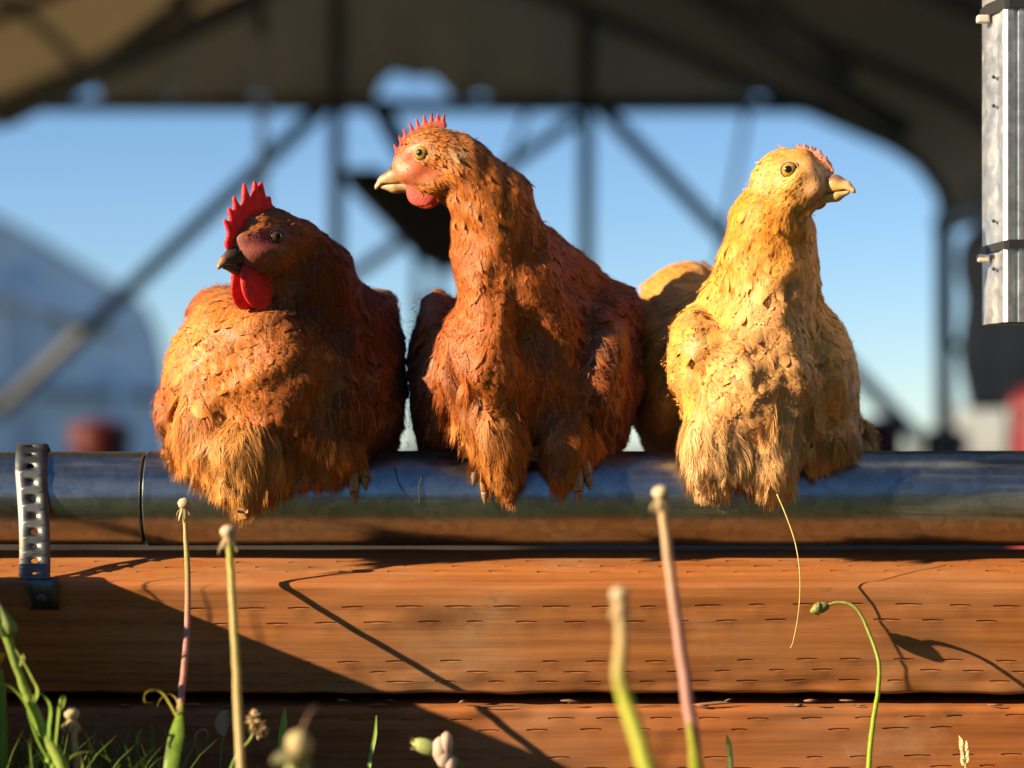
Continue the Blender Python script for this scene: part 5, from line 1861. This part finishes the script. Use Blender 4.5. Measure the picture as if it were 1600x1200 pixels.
# nodding bud on a thin green stem
nb_ = empty('nodding_bud_plant', (P(1352, 1215, -0.08)[0], -0.08, GROUND), 'thin green stem with a small nodding bud in front of the timber at right', 'plant')
p, rr, cc = stem([(1290, 947, -0.014), (1310, 941, -0.016), (1335, 948, -0.020), (1352, 975, -0.024), (1372, 1030, -0.034), (1372, 1080, -0.046), (1363, 1140, -0.062), (1356, 1215, -0.080)], [0.0009, 0.0010, 0.0012, 0.0015, 0.0016], [(0.25, 0.26, 0.06), (0.2, 0.25, 0.05), (0.3, 0.42, 0.05), (0.30, 0.42, 0.05)], 40)
mb = MB(); mb.tube(p, rr, 8, cc); mb.build('stem', M['plant'], nb_)
mb = MB()
Rb = np.array([[0.95, 0, -0.3], [0, 1, 0], [0.3, 0, 0.95]])
mb.ball(P(1281, 950, -0.014), (0.0062, 0.0034, 0.0034), (0.28, 0.30, 0.10), 12, 10, Rb, 0.18)
for k in range(14):
    a = 2 * math.pi * k / 14
    q = P(1288, 948, -0.014)
    e = P(1268 + 4 * random.random(), 953, -0.014) + np.array([0, math.cos(a) * 0.0020, math.sin(a) * 0.0020])
    mid = (q + e) / 2 + np.array([0, math.cos(a) * 0.0034, math.sin(a) * 0.0034])
    mb.ribbon([q, mid, e], [0.0006, 0.0009, 0.0002], (0.0, -math.sin(a), math.cos(a)), 0.1, (0.33, 0.30, 0.12))
mb.build('bud', M['plant'], nb_)

# long straw hanging from the pipe
mb = MB()
mb.tube(spline([P(1214, 772, 0.001), P(1228, 805, -0.004), P(1243, 850, -0.012), P(1250, 900, -0.014), P(1248, 955, -0.014), P(1240, 1000, -0.012), P(1235, 1013, -0.011)], 40), np.linspace(0.00045, 0.0003, 40), 6, (0.5, 0.42, 0.16))
tag(mb.build('straw', M['dry']), 'long hair-thin dry straw hanging down over the timber', 'straw')

# salsify plant at the lower left
sal = empty('salsify_plant', (P(110, 1230, -0.16)[0], -0.16, GROUND), 'green plant with closed bud and curling leaf tips at the left edge', 'plant')
p, rr, cc = stem([(8, 985, -0.150), (22, 1030, -0.151), (40, 1080, -0.152), (62, 1130, -0.154), (92, 1185, -0.158), (110, 1230, -0.16)], [0.0030, 0.0022, 0.0034, 0.0038, 0.004], [(0.20, 0.30, 0.06), (0.26, 0.36, 0.07), (0.26, 0.38, 0.07), (0.16, 0.28, 0.04)])
mb = MB(); mb.tube(p, rr, 10, cc); mb.build('stem', M['plant'], sal)
mb = MB()
for k in range(8):
    a = 2 * math.pi * k / 8
    d = np.array([math.cos(a), math.sin(a), 0])
    q = P(10, 995, -0.150)
    mb.ribbon(spline([q + d * 0.0015, q + d * 0.0056 + (0, 0, 0.004), q + d * 0.0040 + (-0.002, 0, 0.011), q + (-0.005, 0, 0.020)], 8), [0.0016, 0.003, 0.0032, 0.003, 0.0026, 0.002, 0.0012, 0.0004], np.cross(d, [0, 0, 1]), 0.2, (0.28, 0.36, 0.11))
mb.build('bud', M['plant'], sal)
leafs = [([(48, 1100), (58, 1080), (52, 1060), (44, 1040), (30, 1012)], (0.0030, 0.0008), (0.26, 0.38, 0.08)),
         ([(70, 1190), (75, 1140), (80, 1105), (72, 1085), (62, 1082), (60, 1092)], (0.0034, 0.0006), (0.18, 0.32, 0.05)),
         ([(78, 1200), (86, 1150), (92, 1115), (98, 1090), (108, 1086), (106, 1102), (98, 1104)], (0.0032, 0.0006), (0.2, 0.34, 0.05)),
         ([(60, 1150), (40, 1100), (22, 1075), (5, 1064)], (0.0030, 0.0008), (0.17, 0.3, 0.04)),
         ([(30, 1040), (36, 1022), (42, 1028), (38, 1036)], (0.0012, 0.0004), (0.3, 0.36, 0.12)),
         ([(80, 1200), (60, 1160), (48, 1120), (44, 1090)], (0.0026, 0.0006), (0.14, 0.26, 0.04)),
         ([(96, 1210), (112, 1180), (150, 1172), (178, 1185)], (0.0026, 0.0006), (0.10, 0.18, 0.03))]
for (pp, (w0, w1), cl_) in leafs:
    mb = MB(); sp = spline([P(x, y, -0.155) + np.array([0, -0.003 * i_, 0]) for i_, (x, y) in enumerate(pp)], 18)
    mb.ribbon(sp, np.linspace(w0, w1, 18), (0.5, -1, 0.2), 0.35, cl_); mb.build('leaf', M['plant'], sal)
# yellow flower at the very left edge
yf = empty('yellow_flower', (P(2, 1215, -0.1)[0], -0.1, GROUND), 'small yellow bloom on a green stem cut by the left edge', 'flower')
p, rr, cc = stem([(0, 1045, -0.1), (4, 1100, -0.1), (6, 1215, -0.1)], [0.002, 0.0026, 0.003], [GR, GR, GR])
mb = MB(); mb.tube(p, rr, 8, cc); mb.build('stem', M['plant'], yf)
mb = MB()
for k in range(16):
    a = 2 * math.pi * k / 16; d = np.array([math.cos(a), math.sin(a), 0]); q = P(-1, 1042, -0.1)
    mb.ribbon([q, q + d * 0.002 + (0, 0, 0.004), q + d * 0.004 + (0, 0, 0.008)], [0.0008, 0.001, 0.0006], np.cross(d, [0, 0, 1]), 0.1, (0.75, 0.42, 0.03))
mb.build('petals', M['plant'], yf)

# dry seed cluster
sc_ = empty('dry_seed_cluster', (P(352, 1225, -0.15)[0], -0.15, GROUND), 'dry straw-coloured seed cluster on a thin stem at lower left', 'plant')
p, rr, cc = stem([(396, 1146, -0.15), (388, 1160, -0.15), (370, 1180, -0.15), (352, 1225, -0.15)], [0.0007, 0.0009, 0.001], [(0.35, 0.36, 0.12), GR, GR])
mb = MB(); mb.tube(p, rr, 6, cc); mb.build('stem', M['plant'], sc_)
mb = MB()
for (cx_, cy_, r_) in ((394, 1123, 11), (400, 1137, 13), (410, 1142, 9)):
    for k in range(34):
        d = unit(rng.normal(size=3)); c_ = P(cx_, cy_, -0.15); r3 = r_ * 0.00040
        a = c_ + d * r3 * 0.25; e = c_ + d * r3 * (0.9 + 0.5 * random.random())
        mb.ribbon([a, (a + e) / 2 + rng.normal(size=3) * 0.0003, e], [0.0004, 0.0009, 0.0001], np.cross(d, [0.3, 0.5, 0.8]), 0.3, np.array((0.56, 0.43, 0.25)) * (0.7 + 0.6 * random.random()))
mb.build('seed_head', M['dry'], sc_)
sh2 = empty('withered_leaf_plant', (P(330, 1215, -0.05)[0], -0.05, GROUND), 'withered brown curled stem in shade beside the dry seed cluster', 'plant')
p, rr, cc = stem([(322, 1160, -0.05), (325, 1148, -0.05), (318, 1140, -0.05), (306, 1150, -0.05), (308, 1175, -0.05), (312, 1215, -0.05)], [0.0006, 0.001, 0.0012], [(0.28, 0.18, 0.1), (0.3, 0.18, 0.1), (0.2, 0.12, 0.07)])
mb = MB(); mb.tube(p, rr, 6, cc); mb.build('stem', M['dry'], sh2)
mb = MB(); mb.ribbon(spline([P(350, 1150, -0.05), P(346, 1135, -0.05), P(350, 1118, -0.05), P(355, 1110, -0.05)], 8), [0.001, 0.003, 0.004, 0.0045, 0.004, 0.003, 0.002, 0.0005], (1, 0, 0.2), 0.4, (0.30, 0.24, 0.15))
mb.tube(spline([P(350, 1150, -0.05), P(345, 1180, -0.05), P(340, 1300, -0.05)], 6), 0.0007, 6, (0.2, 0.2, 0.06))
mb.build('leaf', M['dry'], sh2)

# blurred bud at the bottom
bb_ = empty('bud_plant', (P(466, 1230, -0.42)[0], -0.42, GROUND), 'blurred pale green bud rising from the bottom edge, left of centre', 'plant')
p, rr, cc = stem([(466, 1192, -0.42), (462, 1230, -0.42), (460, 1300, -0.42)], [0.0052, 0.0056, 0.0045], [(0.45, 0.44, 0.16), (0.36, 0.42, 0.10), GR])
mb = MB(); mb.tube(p, rr, 12, cc); mb.build('stem', M['plant'], bb_)
mb = MB(); mb.ball(P(467, 1164, -0.42), (0.0060, 0.0058, 0.0066), (0.50, 0.42, 0.22), 16, 10, None, 0.15)
mb.ribbon(spline([P(462, 1182, -0.42), P(440, 1182, -0.425), P(424, 1190, -0.43)], 6), [0.002, 0.0028, 0.003, 0.0026, 0.002, 0.0008], (0, -0.4, 1), 0.2, (0.50, 0.46, 0.28))
mb.tube(spline([P(470, 1145, -0.42), P(480, 1122, -0.41), P(493, 1102, -0.4)], 6), np.linspace(0.0009, 0.0003, 6), 6, (0.34, 0.22, 0.15))
mb.build('bud', M['plant'], bb_)

# campion flower: green calyx, withered pale petals
ca = empty('campion_flower', (P(740, 1225, -0.15)[0], -0.15, GROUND), 'pale pink withered flower with green calyx at the bottom edge, centre left', 'flower')
Rc = np.array([[0.94, 0, -0.34], [0, 1, 0], [0.34, 0, 0.94]]).T
mb = MB(); mb.ball(P(666, 1167, -0.15), (0.0085, 0.0044, 0.0044), (0.42, 0.48, 0.18), 14, 10, Rc, 0.06)
for k in range(5):
    a = 2 * math.pi * k / 5
    q = P(652, 1163, -0.15) + np.array([0, math.cos(a), math.sin(a)]) * 0.0022
    mb.ribbon([q, q + np.array([-0.004, math.cos(a) * 0.0012, math.sin(a) * 0.0014 + 0.0006])], [0.0016, 0.0003], (0, -math.sin(a), math.cos(a)), 0.1, (0.40, 0.34, 0.14))
mb.build('calyx', M['plant'], ca)
mb = MB()
for (x, y, rx_, rz_) in ((688, 1172, 0.0046, 0.0074), (697, 1164, 0.0038, 0.0074), (694, 1184, 0.0046, 0.0060), (704, 1194, 0.0036, 0.0052)):
    mb.ball(P(x, y, -0.152), (rx_, 0.0034, rz_), (0.66, 0.50, 0.42), 12, 9, None, 0.14)
mb.build('petals', M['plant'], ca)
p, rr, cc = stem([(700, 1178, -0.15), (716, 1190, -0.15), (738, 1225, -0.15)], [0.001, 0.0012, 0.0015], [(0.3, 0.36, 0.1), GR, GR])
mb = MB(); mb.tube(p, rr, 8, cc); mb.build('stem', M['plant'], ca)

# single blades and a grass ear along the bottom
for (pp, w0, cl_, lab) in (([(446, 1106, -0.04), (444, 1130, -0.04), (440, 1170, -0.045), (438, 1230, -0.05)], 0.0024, (0.26, 0.42, 0.05), 'single bright grass blade beside the blurred bud'),
                           ([(588, 1118, -0.08), (586, 1150, -0.08), (578, 1190, -0.082), (574, 1230, -0.085)], 0.0012, (0.22, 0.36, 0.06), 'thin green grass blade left of the pale pink flower'),
                           ([(1136, 1148, -0.10), (1140, 1170, -0.10), (1143, 1230, -0.105)], 0.0018, (0.36, 0.42, 0.10), 'short cut grass stub at the bottom right of the pink stalk')):
    pts_ = [P(*q) for q in pp]; pts_.append(np.array([pts_[-1][0], pts_[-1][1], GROUND]))
    mb = MB(); sp = spline(pts_, 14); mb.ribbon(sp, w0 * np.interp(np.linspace(0, 1, 14), [0, 0.25, 1], [0.2, 1, 0.9]), (1, -0.3, 0), 0.4, cl_)
    tag(mb.build('grass_shoot', M['plant']), lab, 'grass')
ge = empty('grass_ear_plant', (P(1512, 1230, -0.06)[0], -0.06, GROUND), 'straw-coloured grass ear poking up at the lower right', 'plant')
p, rr, cc = stem([(1507, 1185, -0.06), (1510, 1205, -0.06), (1512, 1230, -0.06)], [0.0006, 0.0008], [TAN, TAN])
mb = MB(); mb.tube(p, rr, 6, cc); mb.build('stem', M['dry'], ge)
mb = MB()
for k in range(11):
    q = P(1506 + (k % 2) * 4 - 2, 1196 - k * 3.2, -0.06); e = q + np.array([(0.0016 if k % 2 else -0.0016) * (0.4 + random.random()), 0.002 * (random.random() - 0.7), 0.0036 + 0.0022 * random.random()])
    mb.ribbon([q, (q + e) / 2, e], [0.0005, 0.0011, 0.0001], (0.6, -0.6, 0.3), 0.3, (0.62, 0.50, 0.30))
mb.build('seed_head', M['dry'], ge)

# meadow grass round the foot of the timbers, dense at the lower left
nB = 5200
gx = np.concatenate([rng.uniform(-0.50, -0.12, 1500), rng.uniform(-0.9, 0.9, nB - 1500)])
gy = np.concatenate([rng.uniform(-0.13, -0.03, 1500), -0.03 - 1.25 * rng.random(nB - 1500)])
hgt = np.where(np.arange(nB) < 1500, rng.uniform(0.02, 0.072, nB), rng.uniform(0.012, 0.034, nB))
hgt = np.where((np.arange(nB) < 1500) & (gx > -0.2), hgt * 0.6, hgt)
gx[-230:-150] = rng.uniform(-0.46, -0.365, 80); gy[-230:-150] = rng.uniform(-0.15, -0.02, 80); hgt[-230:-150] = rng.uniform(0.19, 0.25, 80)
nT = 150                                   # tall blades left of the frame; their shadows streak over the timbers
gx[-nT:] = rng.uniform(-1.0, -0.62, nT); gy[-nT:] = rng.uniform(-0.42, -0.14, nT); hgt[-nT:] = rng.uniform(0.12, 0.33, nT)
aa = rng.uniform(0, 6.283, nB); lean = rng.uniform(0.1, 0.7, nB)
dirx, diry = np.cos(aa), np.sin(aa)
wd = rng.uniform(0.0006, 0.0017, nB); wd[-nT:] = rng.uniform(0.0015, 0.004, nT)
V = np.zeros((nB, 7, 3)); 
for i, q in enumerate((0, 0.45, 0.8)):
    cx_ = gx + dirx * lean * hgt * q ** 2; cy_ = gy + diry * lean * hgt * q ** 2; cz_ = GROUND + hgt * (q - 0.25 * lean * q * q)
    for e_ in (0, 1):
        sg = (e_ * 2 - 1) * wd * (1, 0.9, 0.55)[i]
        V[:, i * 2 + e_] = np.stack([cx_ - diry * sg, cy_ + dirx * sg, cz_], 1)
V[:, 6] = np.stack([gx + dirx * lean * hgt, gy + diry * lean * hgt, GROUND + hgt * (1 - 0.25 * lean)], 1)
q4 = np.concatenate([(np.arange(nB)[:, None] * 7 + np.array([[0, 1, 3, 2]])), (np.arange(nB)[:, None] * 7 + np.array([[2, 3, 5, 4]]))])
t3 = np.arange(nB)[:, None] * 7 + np.array([[4, 5, 6]])
gc = np.array([0.085, 0.15, 0.025]) * (0.5 + 0.9 * rng.random((nB, 1))); gc[:, 0] += 0.05 * rng.random(nB) ** 3
gr = link('meadow_grass', mesh_np('meadow_grass', V, q4, t3, colr=np.repeat(gc, 7, axis=0)), M['plant'])
tag(gr, 'short green meadow grass round the foot of the timbers', 'grass', kind='stuff')
